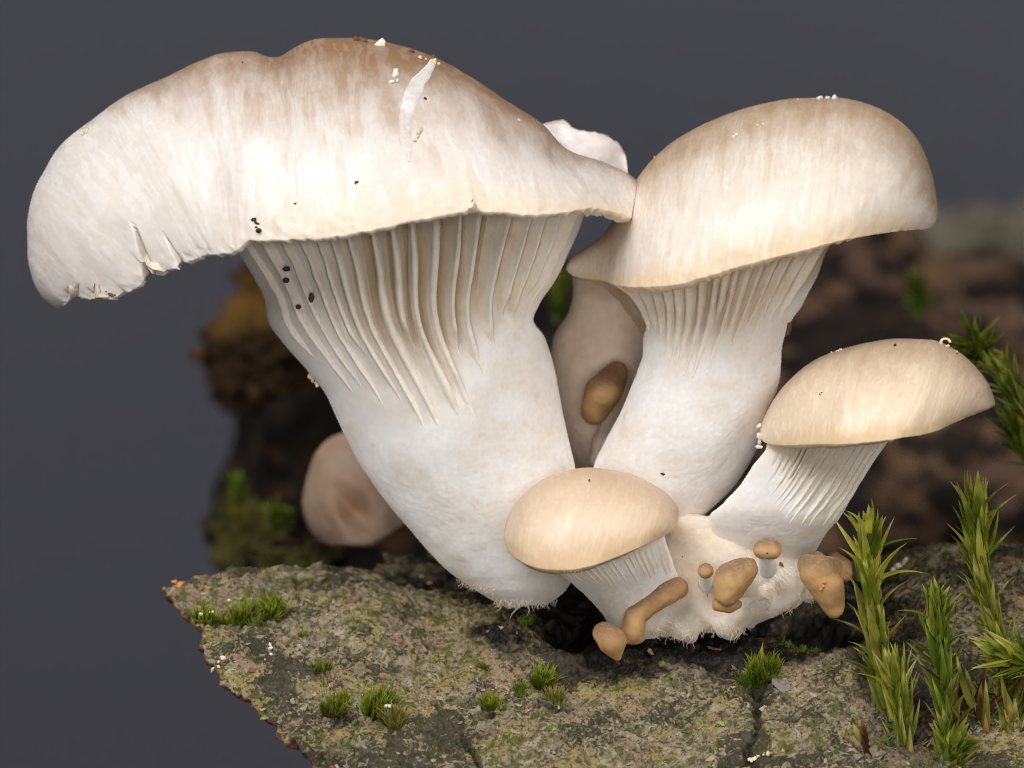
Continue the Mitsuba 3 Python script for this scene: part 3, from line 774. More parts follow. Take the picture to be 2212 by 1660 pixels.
def mycelium(key, spots, seed):
    """fine white threads by which the foot clings to the bark"""
    r = np.random.default_rng(seed)
    vs, fs, off = [], [], 0
    for (surf, x0, x1, y, n_, ln) in spots:
        for i in range(n_):
            p, nn_ = on(surf, r.uniform(x0, x1), y + r.normal(0, 5), 10)
            d = -UV * r.uniform(0.6, 1.2) + RV * r.normal(0, 0.5) + FV * r.uniform(-0.15, 0.5)
            d /= np.linalg.norm(d)
            L_ = 0.42 * ln * MM * r.lognormal(0, 0.5)
            w = RV * 0.5 + FV * 0.3
            q = np.linspace(0, 1, 5)
            cen = p + d * (q[:, None] * L_) + RV * (0.18 * L_ * np.sin(q * r.uniform(2, 6) + r.uniform(0, 6)))[:, None] + nn_ * 0.00005
            rad = 0.055 * MM * (1 - 0.8 * q)
            a_ = np.cross(d, FV); a_ /= np.linalg.norm(a_); b_ = np.cross(d, a_)
            ring_ = np.stack([cen + a_ * rad[:, None], cen + b_ * rad[:, None], cen - a_ * rad[:, None], cen - b_ * rad[:, None]], 1)
            vs.append(ring_.reshape(-1, 3)); fs.append(grid_faces(5, 4, True) + off); off += 20
    add(key, (np.vstack(vs), np.vstack(fs)), 'base_flesh', smooth=True)
    tag(key, None, kind='stuff')


mycelium(H + '__mycelium', [(H, 1390, 1500, 1366, 70, 1.3), (H, 1500, 1620, 1360, 70, 1.4), (H, 1620, 1720, 1312, 50, 1.3), (H, 1720, 1770, 1280, 30, 1.2)], 41)
mycelium(A + '__mycelium', [(A + '_stem', 1060, 1200, 1302, 90, 0.9), (A + '_stem', 980, 1070, 1270, 50, 0.7)], 42)
# low folds of young gills under the buds
for (x0, y0, x1, y1, n_, ln) in [(1625, 1262, 1700, 1218, 9, 48), (1408, 1352, 1452, 1330, 6, 36)]:
    for i in range(n_):
        k = i / (n_ - 1)
        sx, sy = x0 + (x1 - x0) * k, y0 + (y1 - y0) * k
        pts = []
        for q in np.linspace(0, 1, 9):
            p, n = on(H, sx + ln * 0.8 * q, sy + ln * 0.75 * q + 5 * math.sin(q * 4 + i), 10)
            pts.append(p + n * (0.18 * math.sin(math.pi * min(q * 0.9 + 0.1, 1)) - 0.05) * MM)
        pts = np.array(pts)
        tg = np.gradient(pts, axis=0)
        sd = np.cross(tg, -FV); sd /= np.maximum(np.linalg.norm(sd, axis=1, keepdims=True), 1e-12)
        cols = np.stack([pts + sd * 0.16 * MM + FV * 0.25 * MM, pts, pts - sd * 0.16 * MM + FV * 0.25 * MM], 1)
        add(H + '__gill', (cols.reshape(-1, 3), grid_faces(9, 3)), 'gill_flesh', smooth=True)


def bud(key, chains, label, stem=None, wrinkle=0.35, group=None, whole=True, stem_skin='stem_flesh'):
    v, f = chain_body(chains, 0.22, 10, [(2.2, 3, wrinkle), (0.5, 3, wrinkle * 0.35)], len(scene) % 50, whole)
    n = normals(v, f)
    h = v @ UV
    k = np.clip((h - h.min()) / (h.max() - h.min()), 0, 1)
    k = np.clip(k * 0.55 + 0.6 * np.clip(n @ UV, -0.2, 1), 0, 1)
    if stem:
        add(key + '__cap', (v, f), 'pin_skin', smooth=True, uv=np.stack([k, k], 1))
        v2, f2 = chain_body(stem, 0.3, 8, [(0.8, 3, 0.15)], 9)
        add(key + '__stem', (v2, f2), stem_skin, smooth=True)
    else:
        add(key, (v, f), 'pin_skin', smooth=True, uv=np.stack([k, k], 1))
    register(key, v, n)
    tag(key, label, 'mushroom bud', 'young buds at the foot of the cluster' if group is None else group)


bud('mushroom_bud', [[(1284, 890, 20, 30), (1302, 850, 19, 42), (1330, 808, 21, 28)]], 'brown wrinkled bud squeezed between the two large stems', [[(1345, 800, 24, 22), (1342, 850, 24, 20), (1318, 910, 23, 20), (1296, 960, 23, 20), (1284, 1000, 22, 12)]], 0.4, stem_skin='rear_flesh')
bud('mushroom_bud_001', [[(1305, 1368, 0, 25), (1322, 1385, -1, 31), (1333, 1418, 0, 10)]], 'pale orange bud hanging lowest over the bark below the young cap', None, 0.15)
bud('mushroom_bud_002', [[(1368, 1365, 2, 27), (1372, 1335, 2, 24), (1402, 1308, 2, 21), (1436, 1286, 2, 24), (1464, 1272, 2, 24)], [(1358, 1372, 2, 20), (1375, 1372, 2, 20)]], 'long finger shaped tan bud lying along the lower stem of the young mushroom', None, 0.3, whole=False)
bud('mushroom_bud_003', [[(1572, 1284, -1, 26), (1578, 1252, -1, 38), (1614, 1230, -1, 25)]], 'brown wrinkled bud with a hood shape in the middle of the white base', [[(1602, 1258, 3, 24), (1622, 1280, 6, 22)]], stem_skin='base_flesh', wrinkle=0.45)
bud('mushroom_bud_004', [[(1648, 1188, 0, 22), (1666, 1188, 0, 22)]], 'small round brown bud just below the foot of the golden tan mushroom', [[(1655, 1200, 1, 18), (1657, 1228, 3, 22)]], 0.35)
bud('mushroom_bud_005', [[(1746, 1222, 1, 24), (1772, 1236, -1, 36), (1797, 1226, 1, 22)], [(1760, 1236, -1, 34), (1790, 1266, -1, 34), (1802, 1313, 0, 23)]], 'big tan bud with an orange fleck beside the moss shoot', None, 0.25)
bud('mushroom_bud_006', [[(1800, 1212, 9, 20), (1818, 1225, 9, 22), (1822, 1240, 9, 20)]], 'small orange bud behind the big tan bud beside the moss', None, 0.25)
bud('mushroom_bud_007', [[(1524, 1234, 2, 17)]], 'tiny pale bud on the white base', [[(1524, 1240, 3, 13), (1524, 1262, 5, 15)]], 0.15)
bud('mushroom_bud_008', [[(1552, 1306, 0, 15), (1575, 1312, 0, 14), (1594, 1306, 0, 10)]], 'small curled tan bud tucked under the hooded brown bud', None, 0.2)
for kk in ('mushroom_bud_001', 'mushroom_bud_002', 'mushroom_bud_006', 'mushroom_bud_008'): pass

# ---- the pale lifted rim behind the large cap
lo = PchipInterpolator(chord([(1160, 276), (1222, 333), (1305, 374), (1362, 398)]), np.array([(1160, 276), (1222, 333), (1305, 374), (1362, 398)], float))
hiP = np.array([(1176, 268), (1192, 262), (1212, 259), (1230, 268), (1242, 280), (1270, 285), (1298, 289), (1322, 302), (1342, 318), (1352, 340), (1356, 378)], float)
hi = PchipInterpolator(chord(hiP), hiP)
u_, w_ = np.meshgrid(np.linspace(0, 1, 120), np.linspace(0, 1, 24), indexing='ij')
pl, ph_ = lo(u_ * lo.x[-1]), hi(u_ * hi.x[-1])
pos = pl + (ph_ - pl) * w_[..., None]
dep = 16 + 3.0 * np.sin(w_ * 1.9) + 1.0 * np.sin(u_ * 9)
Pf = at(pos[..., 0], pos[..., 1], dep).reshape(-1, 3)
Pf = Pf + (fb(Pf, 2.5, 3, 61) * 0.9 * MM)[:, None] * (UV * 0.3 - FV) + UV * (fb(Pf, 0.8, 2, 62) * 0.5 * MM * (w_.ravel() > 0.9))[:, None]
Pb = Pf + FV * 0.0011
ff = grid_faces(120, 24)
b_i = np.arange(120 * 24).reshape(120, 24)
rim_i = np.concatenate([b_i[:, -1]])
side = np.stack([rim_i[:-1], rim_i[1:], rim_i[1:] + 2880, rim_i[:-1] + 2880], 1)
add(A + '__cap__lifted_rim', (np.vstack([Pf, Pb]), np.vstack([ff, ff[:, ::-1] + 2880, side])), 'scar_white', smooth=60)
tag(A + '__cap__lifted_rim', 'white lifted rim at the back right of the cap')

# ---- the pale scar across the large cap
sp = np.array([(938, 128, 7), (925, 150, 12), (905, 175, 18), (893, 200, 19), (882, 230, 16), (876, 262, 14), (877, 300, 12), (881, 325, 8), (884, 352, 1)], float)
sc = PchipInterpolator(chord(sp[:, :2]), sp)
rows = []
for q in np.linspace(0, 1, 60):
    x, y, w = sc(q * sc.x[-1])
    w *= 0.85 + 0.45 * float(meshkit.fbm(np.array([q * 14, 1.0, 0]), 3, 8))
    row = []
    for k in np.linspace(-1, 1, 7):
        p, n = on(A + '_cap', x + w * k, y, 4)
        row.append((*p, *n, 1 - k * k))
    rows.append(row)
rows = np.array(rows)
pp, nn, kk = rows[..., :3], rows[..., 3:6], rows[..., 6]
from scipy.ndimage import gaussian_filter1d
pp = gaussian_filter1d(gaussian_filter1d(pp, 1.2, axis=0), 0.8, axis=1)
nn = gaussian_filter1d(nn, 2, axis=0)
pp = pp + nn * ((0.01 + 0.10 * np.minimum(kk * 3, 1)) * MM)[..., None]
add(A + '__cap__scar', (pp.reshape(-1, 3), grid_faces(60, 7)), 'scar_white', smooth=True)
tag(A + '__cap__scar', 'whitish scar running down the brown crown of the cap')


# ------------------------------------------------------------------ crumbs, grains and specks
def crumb_mesh(n_blobs, spread, r, stretch=1.0, seed=0):
    rr = np.random.default_rng(seed)
    ms = []
    for k in range(n_blobs):
        s = trimesh.creation.icosphere(subdivisions=2, radius=1.0)
        v = np.array(s.vertices)
        v = v * (1 + (meshkit.fbm(v * 1.7 + 10 * k + seed, 3, seed) - 0.5)[:, None] * 1.1) * [rr.uniform(.7, 1.4), rr.uniform(.6, 1.1), rr.uniform(.5, .9)]
        ang = rr.uniform(0, 6.28)
        v = v @ frame_from(rr.normal(0, 1, 3), ang).T
        v = v * r * rr.uniform(0.4, 1.2)
        o = (k - (n_blobs - 1) / 2) * spread if n_blobs > 1 else 0
        v = v + [o * stretch + rr.normal(0, .25) * spread, rr.normal(0, 0.45) * spread, 0.35 * r]
        ms.append(trimesh.Trimesh(v, s.faces, process=False))
    return trimesh.util.concatenate(ms)


CR = [
    # surface, x, y, blobs, spread, radius px, spin(deg in picture), bsdf, name, label, category
    (A + '_cap', 186, 284, 3, 6, 6, 40, 'cream_crumb', 'crumb', 'cream crumb on the far left shoulder of the largest cap', 'crumb'),
    (A + '_cap', 854, 170, 4, 12, 8, 80, 'white_crumb', 'crumb', 'chain of white grains on the brown crown left of the scar', 'crumb'),
    (A + '_cap', 932, 134, 4, 11, 7, 60, 'cream_crumb', 'crumb', 'chain of cream grains at the top end of the scar', 'crumb'),
    (A + '_cap', 905, 295, 4, 6, 8, 70, 'cream_crumb', 'crumb', 'cream lumpy crumb right beside the lower half of the scar', 'crumb'),
    (A + '_cap', 921, 214, 1, 3, 5, 0, 'black_crumb', 'speck', 'tiny black speck right of the scar', 'speck'),
    (A + '_cap', 1120, 262, 2, 4, 5, 20, 'cream_crumb', 'crumb', 'small cream grain on the right slope of the largest cap', 'crumb'),
    (A + '_cap', 770, 397, 2, 5, 6, 20, 'brown_crumb', 'speck', 'dark brown speck low in the middle of the largest cap', 'speck'),
    (A + '_cap', 553, 488, 4, 6, 7, 110, 'black_crumb', 'speck', 'ragged black speck just above the rim of the largest cap', 'speck'),
    (A + '_cap', 637, 444, 1, 3, 3, 0, 'brown_crumb', 'speck', 'pinpoint brown speck between the ragged black speck and the brown one', 'speck'),
    (A + '_cap', 783, 90, 3, 8, 9, 0, 'brown_crumb', 'crumb', 'reddish brown crumb on the very top of the largest cap', 'crumb'),
    (A + '_cap', 888, 112, 2, 8, 7, 20, 'brown_crumb', 'crumb', 'flat brown crumb on the top edge right of the white flake', 'crumb'),
    (A + '_cap', 942, 122, 2, 6, 6, 20, 'brown_crumb', 'crumb', 'pointed brown crumb behind the cream grain chain', 'crumb'),
    (A + '_cap', 523, 139, 1, 3, 4, 0, 'brown_crumb', 'speck', 'tiny brown speck in the pale hollow of the largest cap', 'speck'),
    (A + '_cap', 240, 636, 3, 6, 5, 0, 'brown_crumb', 'speck', 'brown grains stuck on the torn left rim', 'speck'),
    (A + '_cap', 203, 646, 2, 5, 4, 0, 'brown_crumb', 'speck', 'faint brown grains left of the other rim grains', 'speck'),
    (B + '_cap', 1588, 297, 2, 6, 6, 20, 'white_crumb', 'crumb', 'white grain on the left face of the tall mushroom cap', 'crumb'),
    (B + '_cap', 1641, 271, 2, 7, 5, 0, 'cream_crumb', 'crumb', 'cream grain high on the tall mushroom cap', 'crumb'),
    (B + '_cap', 1796, 212, 3, 6, 6, 0, 'white_crumb', 'crumb', 'white spiky crumb on the top edge of the tall mushroom cap', 'crumb'),
    (B + '_cap', 1768, 212, 1, 6, 6, 0, 'white_crumb', 'crumb', 'flat white grain left of the spiky crumb', 'crumb'),
    (B + '_cap', 1722, 214, 1, 6, 5, 0, 'cream_crumb', 'crumb', 'tan grain leftmost on the top edge of the tall cap', 'crumb'),
    (B + '_cap', 1416, 340, 1, 4, 6, 0, 'orange_crumb', 'crumb', 'orange grain on the left edge of the tall mushroom cap', 'crumb'),
    (B + '_stem', 1700, 712, 4, 8, 11, 70, 'brown_crumb', 'crumb', 'large brown crumb stuck to the right side of the tall stem', 'crumb'),
    (C + '_cap', 1806, 759, 3, 6, 6, 10, 'white_crumb', 'crumb', 'whitish crumb on the upper edge of the golden tan cap', 'crumb'),
    (C + '_cap', 1775, 852, 2, 5, 4, 30, 'brown_crumb', 'speck', 'brown fleck on the left half of the golden tan cap', 'speck'),
    (C + '_cap', 1932, 747, 1, 4, 4, 0, 'black_crumb', 'speck', 'tiny dark dash near the top of the golden tan cap', 'speck'),
    (C + '_cap', 2066, 764, 1, 4, 5, 0, 'orange_crumb', 'crumb', 'orange grain on the right shoulder of the golden tan cap', 'crumb'),
    (C + '_cap', 1642, 945, 5, 8, 8, 90, 'white_crumb', 'crumb', 'white frayed crumbs at the left tip of the golden tan cap', 'crumb'),
    (A + '_stem', 668, 834, 3, 8, 9, 10, 'cream_crumb', 'crumb', 'pinkish torn crumb on the left edge of the largest stem', 'crumb'),
    (H, 1690, 1222, 1, 3, 6, 60, 'brown_crumb', 'speck', 'brown speck on the white base under the small round bud', 'speck'),
    (H, 1478, 1205, 1, 3, 3, 60, 'brown_crumb', 'speck', 'tiny brown speck on the upper left of the white base', 'speck'),
    ('mushroom_bud_005', 1777, 1265, 3, 5, 7, 60, 'orange_crumb', 'fleck', 'orange fleck on the face of the big tan bud', 'fleck'),
    ('mushroom_bud_004', 1657, 1195, 1, 4, 3, 60, 'black_crumb', 'speck', 'tiny black dot on the small round bud', 'speck'),
    (E + '_cap', 1275, 1040, 1, 4, 3, 60, 'brown_crumb', 'speck', 'tiny brown dot near the top of the peach cap', 'speck'),
    (B + '_stem', 1435, 1026, 1, 4, 4, 60, 'black_crumb', 'speck', 'black dot on the tall stem above the peach cap', 'speck'),
    ('bark', 586, 1410, 4, 9, 7, 70, 'white_crumb', 'crumb', 'bright white crooked crumb on the bark below the left moss tufts', 'crumb'),
    ('bark', 1637, 1639, 5, 8, 7, 0, 'cream_crumb', 'crumb', 'cream worm shaped crumb on the bark at the bottom edge', 'crumb'),
    ('bark', 372, 1252, 3, 6, 10, 0, 'orange_crumb', 'crumb', 'orange crumb at the leftmost corner of the bark', 'crumb'),
    ('bark', 474, 1436, 3, 8, 9, 60, 'cream_crumb', 'crumb', 'tan crumb on the broken left edge of the bark', 'crumb'),
    ('bark', 1016, 1440, 1, 8, 5, 60, 'white_crumb', 'crumb', 'tiny white grain on bare bark in the middle foreground', 'crumb'),
    ('bark', 1940, 1225, 4, 10, 12, 60, 'cream_crumb', 'crumb', 'tan wood crumb on the bark right of the foremost tall moss shoot', 'crumb'),
    ('bark', 1465, 1385, 2, 9, 8, 60, 'brown_crumb', 'crumb', 'dark brown crumb under the lower edge of the white base', 'crumb'),
]
for i, (surf, x, y, nb, spread, r, spin, bs, name, lab, cat) in enumerate(CR):
    p, n = on(surf, x, y, 6)
    n = n / np.linalg.norm(n)
    m = crumb_mesh(nb + (nb > 2), spread * PXM * 1.1, r * 0.85 * PXM, 1.0, 100 + i)
    a = RV - n * (RV @ n); a /= np.linalg.norm(a)
    b = np.cross(n, a)
    sr = math.radians(spin)
    R = np.stack([a * math.cos(sr) + b * math.sin(sr), -a * math.sin(sr) + b * math.cos(sr), n], 1)
    key = add(name, (np.array(m.vertices) @ R.T + p, m.faces), bs, smooth=40)
    tag(key, lab, cat)

# white papery flake standing on the crown, curled brown ring on the golden cap
p, n = on(A + '_cap', 818, 98, 6)
fl = np.array([(-14, 0, 0), (14, 0, 1), (16, 13, 4), (9, 20, 5), (-2, 12, 2), (0, 2, 6.)]) * PXM
fv = np.array([RV * a + UV * (b - 4 * PXM) - FV * c for a, b, c in fl]) + p
fv2 = fv + FV * 3 * PXM
ffk = np.array([[0, 1, 5], [1, 2, 5], [2, 3, 5], [3, 4, 5], [4, 0, 5]])
sd = np.array([[k, (k + 1) % 5, (k + 1) % 5 + 6, k + 6] for k in range(5)])
key = add('flake', (np.vstack([fv, fv2]), np.vstack([ffk, ffk[:, ::-1] + 6, tri(sd[:, ::-1])])), 'white_crumb', smooth=False)
tag(key, 'white papery flake standing on the crown of the largest cap', 'flake')
p, n = on(C + '_cap', 2044, 745, 6)
ta, tb = np.meshgrid(np.linspace(0, 5.6, 30), np.linspace(0, 2 * np.pi, 10, endpoint=False), indexing='ij')
rv = np.stack([(10 + 3 * np.cos(tb)) * np.cos(ta), (10 + 3 * np.cos(tb)) * np.sin(ta), 4.5 * np.sin(tb)], -1).reshape(-1, 3) * PXM
ring_f = grid_faces(30, 10, True)
rv[:, 2] += 2 * PXM * np.sin(np.arctan2(rv[:, 1], rv[:, 0]) * 2)
Rr = np.stack([RV, UV * 0.85 + FV * 0.5, -FV], 1)
key = add('curled_husk', (rv @ Rr.T + p + UV * 6 * PXM, ring_f), 'cream_crumb', smooth=True)
tag(key, 'curled tan husk ring on the top of the golden tan cap', 'husk')

# insect holes in the gills of the large mushroom: domed lumps coloured near-black for the dark inside them
l_fun = lambda x, y: None
v_all = []
for (x, y, rx, ry, ang) in [(620, 583, 8, 5, 0), (619, 606, 7, 6, 0.5), (673, 643, 6, 10, 0.3), (646, 664, 6, 5, 0.6)]:
    best = None
    vs = np.linspace(0.0, 0.5, 120); ps = np.arccos(np.linspace(-0.99, 0, 160))
    VV, PP = np.meshgrid(vs, ps, indexing='ij')
    Q = l1(PP, VV, 1.012); q = to_px(Q)
    j = np.argmin(np.hypot(q[..., 0] - x, q[..., 1] - y)); p = Q.reshape(-1, 3)[j]
    s = trimesh.creation.icosphere(subdivisions=3, radius=1.0)
    sv = np.array(s.vertices)
    sv = sv * (1 + (meshkit.fbm(sv * 2 + x, 3, 5) - 0.5)[:, None] * 0.7)
    c, s2 = math.cos(ang), math.sin(ang)
    w = RV[None] * ((sv[:, 0] * c - sv[:, 1] * s2) * rx * PXM)[:, None] + UV[None] * ((sv[:, 0] * s2 + sv[:, 1] * c) * ry * PXM)[:, None] - FV[None] * (sv[:, 2] * 4 * PXM)[:, None]
    add(A + '__gill_bed__bore_hole', (w + p - FV * 0.0003, s.faces), 'black_crumb', smooth=40)

# ------------------------------------------------------------------ moss
LV = []


def leaf_mesh(bend, fold, ns=7):
    """a lance-shaped leaf along +z, 1 long, folded about its midrib, bending towards +x (outwards)"""
    k = np.linspace(0, 1, ns)
    w = 0.5 * np.array([0.80, 1.0, 0.95, 0.78, 0.56, 0.33, 0.03])
    x = bend * k ** 2
    mid = np.stack([x, 0 * k, k - 0.25 * abs(bend) * k ** 2], 1)
    l = mid + np.stack([fold * w * 0.30, w, 0 * k], 1)
    r = mid + np.stack([fold * w * 0.30, -w, 0 * k], 1)
    v = np.stack([l, mid, r], 1).reshape(-1, 3)
    uv = np.stack([np.tile([0, .5, 1], ns), np.repeat(k, 3)], 1)
    return v, tri(grid_faces(ns, 3)), uv


for bend, fold in [(0.10, 0.5), (0.28, 0.4), (-0.12, 0.6), (0.45, 0.5), (0.02, 0.8), (-0.25, 0.5)]:
    v, f, uv = leaf_mesh(bend, fold)
    LV.append((v, f, uv, mikit.ply((v, f), 'leaf_green', smooth=True, uv=uv)))


def leaf_matrix(p, dirz, outx, length, width):
    z = dirz / np.linalg.norm(dirz)
    x = outx - z * (outx @ z); x /= max(np.linalg.norm(x), 1e-9)
    y = np.cross(z, x)
    m = np.eye(4)
    m[:3, 0], m[:3, 1], m[:3, 2], m[:3, 3] = x * length, y * width, z * length, p
    return m


def moss_shoot(path, n, length, width, bsdfs, label, group=None, tip_open=(14, 26), low_open=(10, 20), seed=0, stray=0.12, name='moss_shoot'):
    r = np.random.default_rng(500 + seed)
    key = name
    k = 1
    while any(q == key or q.startswith(key + '__') for q in scene):
        key = f'{name}_{k:03d}'; k += 1
    pp = np.array(path, float)
    P = at(pp[:, 0], pp[:, 1], pp[:, 2])
    c = chord(P)
    cs = PchipInterpolator(c, P)
    # stem
    q = np.linspace(0, c[-1] * 0.97, 40)
    C_, Tn = cs(q), cs(q, 1)
    Tn /= np.linalg.norm(Tn, axis=1, keepdims=True)
    a = np.cross(Tn, FV); a /= np.linalg.norm(a, axis=1, keepdims=True)
    b = np.cross(Tn, a)
    an = np.linspace(0, 2 * np.pi, 8, endpoint=False)
    rad = 0.26 * MM * (1 - 0.6 * q / c[-1])
    ringv = C_[:, None] + (a[:, None] * np.cos(an)[None, :, None] + b[:, None] * np.sin(an)[None, :, None]) * rad[:, None, None]
    add(key + '__stem', (ringv.reshape(-1, 3), grid_faces(40, 8, True)), 'moss_stem', smooth=True)
    for i in range(n):
        u = (i + 0.5) / n
        s = c[-1] * (0.03 + 0.95 * u)
        p, t = cs(s), cs(s, 1); t = t / np.linalg.norm(t)
        a = np.cross(t, FV); a /= np.linalg.norm(a); b = np.cross(t, a)
        ph = i * 2.39996 + r.normal(0, 0.25)
        out = a * math.cos(ph) + b * math.sin(ph)
        top = np.clip((u - 0.55) / 0.45, 0, 1)
        op = (low_open[0] + (tip_open[0] - low_open[0]) * top) + r.uniform(0, (low_open[1] + (tip_open[1] - low_open[1]) * top))
        if u > 0.93: op *= 0.35
        if r.random() < stray: op += r.uniform(12, 34)
        op = math.radians(op)
        L_ = length * PXM * r.uniform(0.75, 1.15) * (1.0 if u < 0.85 else 1.0 - 0.5 * (u - 0.85) / 0.15)
        m = leaf_matrix(p + out * 0.10 * MM, t * math.cos(op) + out * math.sin(op), out, L_, width * PXM * r.uniform(0.8, 1.15))
        # colour by age: young leaves near the tip
        lowset, topset = bsdfs
        bs = topset[int(r.integers(len(topset)))] if r.random() < np.clip((u - 0.3) / 0.35, 0.05, 0.97) else lowset[int(r.integers(len(lowset)))]
        lv = LV[int(r.choice(6, p=[.3, .2, .15, .1, .15, .1]))]
        lk = key + '__leaf' if i == 0 else f'{key}__leaf_{i:03d}'
        scene[lk] = {**lv[3], 'to_world': T4(m), 'bsdf': {'type': 'ref', 'id': bs}}
    tag(key, label, 'moss', group)
    return key


lo_ = ['leaf_olive', 'leaf_deep', 'leaf_olive']
moss_shoot([(1925, 1560, -3), (1905, 1450, -1.5), (1888, 1350, 0), (1878, 1250, 1), (1876, 1165, 1), (1876, 1120, 1)], 84, 118, 20, (['leaf_olive', 'leaf_green', 'leaf_olive'], ['leaf_lime', 'leaf_lime', 'leaf_green']), 'tall yellow green moss shoot nearest the tan buds', 'tall moss shoots on the right', (20, 30), (8, 12), 1, 0.16)
moss_shoot([(1960, 1700, -7), (1955, 1620, -6), (1945, 1540, -5), (1935, 1470, -5), (1930, 1440, -5)], 84, 96, 18, (lo_, ['leaf_green', 'leaf_green', 'leaf_lime']), 'mid green moss shoot in front at the foot of the yellow green one', 'tall moss shoots on the right', (10, 16), (8, 14), 2)
moss_shoot([(2190, 1460, 0), (2160, 1390, 2), (2130, 1290, 3), (2115, 1190, 4), (2108, 1100, 4), (2108, 1060, 4)], 100, 108, 20, (['leaf_olive', 'leaf_green'], ['leaf_green', 'leaf_green', 'leaf_lime']), 'tallest moss shoot at right with a bright green pointed tip', 'tall moss shoots on the right', (16, 22), (6, 10), 3, 0.16)
moss_shoot([(2060, 1640, -5), (2050, 1560, -4), (2035, 1470, -3), (2025, 1380, -2), (2022, 1310, -2), (2020, 1285, -2)], 104, 92, 19, (lo_, ['leaf_green', 'leaf_green', 'leaf_deep']), 'stout green moss shoot between the two tall ones with a frilled leaf low down', 'tall moss shoots on the right', (9, 14), (12, 18), 4, 0.15)
moss_shoot([(2045, 1720, -9), (2048, 1660, -9), (2058, 1615, -9), (2070, 1600, -9)], 60, 86, 20, (['leaf_deep', 'leaf_green'], ['leaf_green', 'leaf_green']), 'short bushy moss shoot at the bottom edge with curled broad leaves', 'tall moss shoots on the right', (20, 36), (16, 30), 5, 0.3)
moss_shoot([(2290, 1470, -3), (2240, 1440, -4), (2190, 1420, -4), (2150, 1405, -4)], 54, 100, 18, (['leaf_deep', 'leaf_green'], ['leaf_green', 'leaf_lime']), 'moss shoot lying sideways at the right edge', 'tall moss shoots on the right', (10, 18), (8, 14), 6, 0.2)
moss_shoot([(2195, 1680, -6), (2192, 1600, -4), (2185, 1500, -2), (2170, 1430, -1)], 70, 96, 17, (lo_, ['leaf_olive', 'leaf_deep']), 'dark olive moss shoot in the lower right corner', 'tall moss shoots on the right', (12, 20), (10, 18), 7, 0.2)
moss_shoot([(2128, 1690, -5), (2122, 1610, -4), (2110, 1540, -3), (2098, 1490, -2)], 30, 120, 20, (['leaf_brown'], ['leaf_brown', 'leaf_brown', 'leaf_olive']), 'withered brown moss shoot between the green ones', None, (24, 40), (18, 34), 8, 0.4)
moss_shoot([(1895, 1690, -8), (1880, 1640, -8), (1862, 1600, -8)], 16, 90, 16, (['leaf_brown'], ['leaf_brown', 'leaf_olive']), 'small withered brown moss sprig at the bottom left of the moss', None, (26, 40), (20, 34), 9, 0.3)
moss_shoot([(2150, 790, 34), (2120, 760, 34), (2104, 735, 33), (2100, 720, 33)], 44, 82, 18, (['leaf_deep', 'leaf_green'], ['leaf_green']), 'star shaped moss rosette behind the golden tan cap', None, (38, 46), (30, 40), 10, 0.3)
moss_shoot([(2250, 930, 26), (2215, 880, 25), (2180, 830, 24), (2160, 800, 24)], 64, 90, 19, (['leaf_deep', 'leaf_olive'], ['leaf_olive', 'leaf_deep', 'leaf_green']), 'pale curled moss shoot at the right edge above the tallest shoot', None, (10, 20), (8, 14), 11, 0.2)
moss_shoot([(2230, 1010, 34), (2210, 960, 34), (2185, 900, 34)], 48, 92, 20, (['leaf_deep'], ['leaf_deep', 'leaf_green']), 'dark green moss shoot at the right edge below the curled one', None, (14, 24), (12, 20), 12, 0.2)

moss_shoot([(610, 1150, 100), (600, 1115, 100), (592, 1090, 100)], 26, 60, 18, (['leaf_deep'], ['leaf_green']), 'small blurred bright green moss tip left of the pinkish mushroom', None, (36, 50), (30, 40), 13, 0.3)
moss_shoot([(1990, 690, 170), (1985, 640, 170), (1982, 600, 170)], 40, 66, 20, (['leaf_deep'], ['leaf_green', 'leaf_deep']), 'blurred bright green moss tip right of the tall cap', None, (20, 36), (16, 30), 14, 0.2)
moss_shoot([(1200, 700, 130), (1206, 650, 130), (1212, 600, 130)], 34, 66, 22, (['leaf_deep'], ['leaf_green', 'leaf_deep']), 'blurred green moss tip in the gap between the two large caps', None, (20, 36), (16, 30), 15, 0.2)
moss_shoot([(500, 1130, 130), (510, 1080, 130), (512, 1045, 130)], 34, 66, 20, (['leaf_deep', 'leaf_olive'], ['leaf_deep']), 'blurred dark green moss tip standing on the left clump above the bark', None, (20, 36), (16, 30), 16, 0.2)


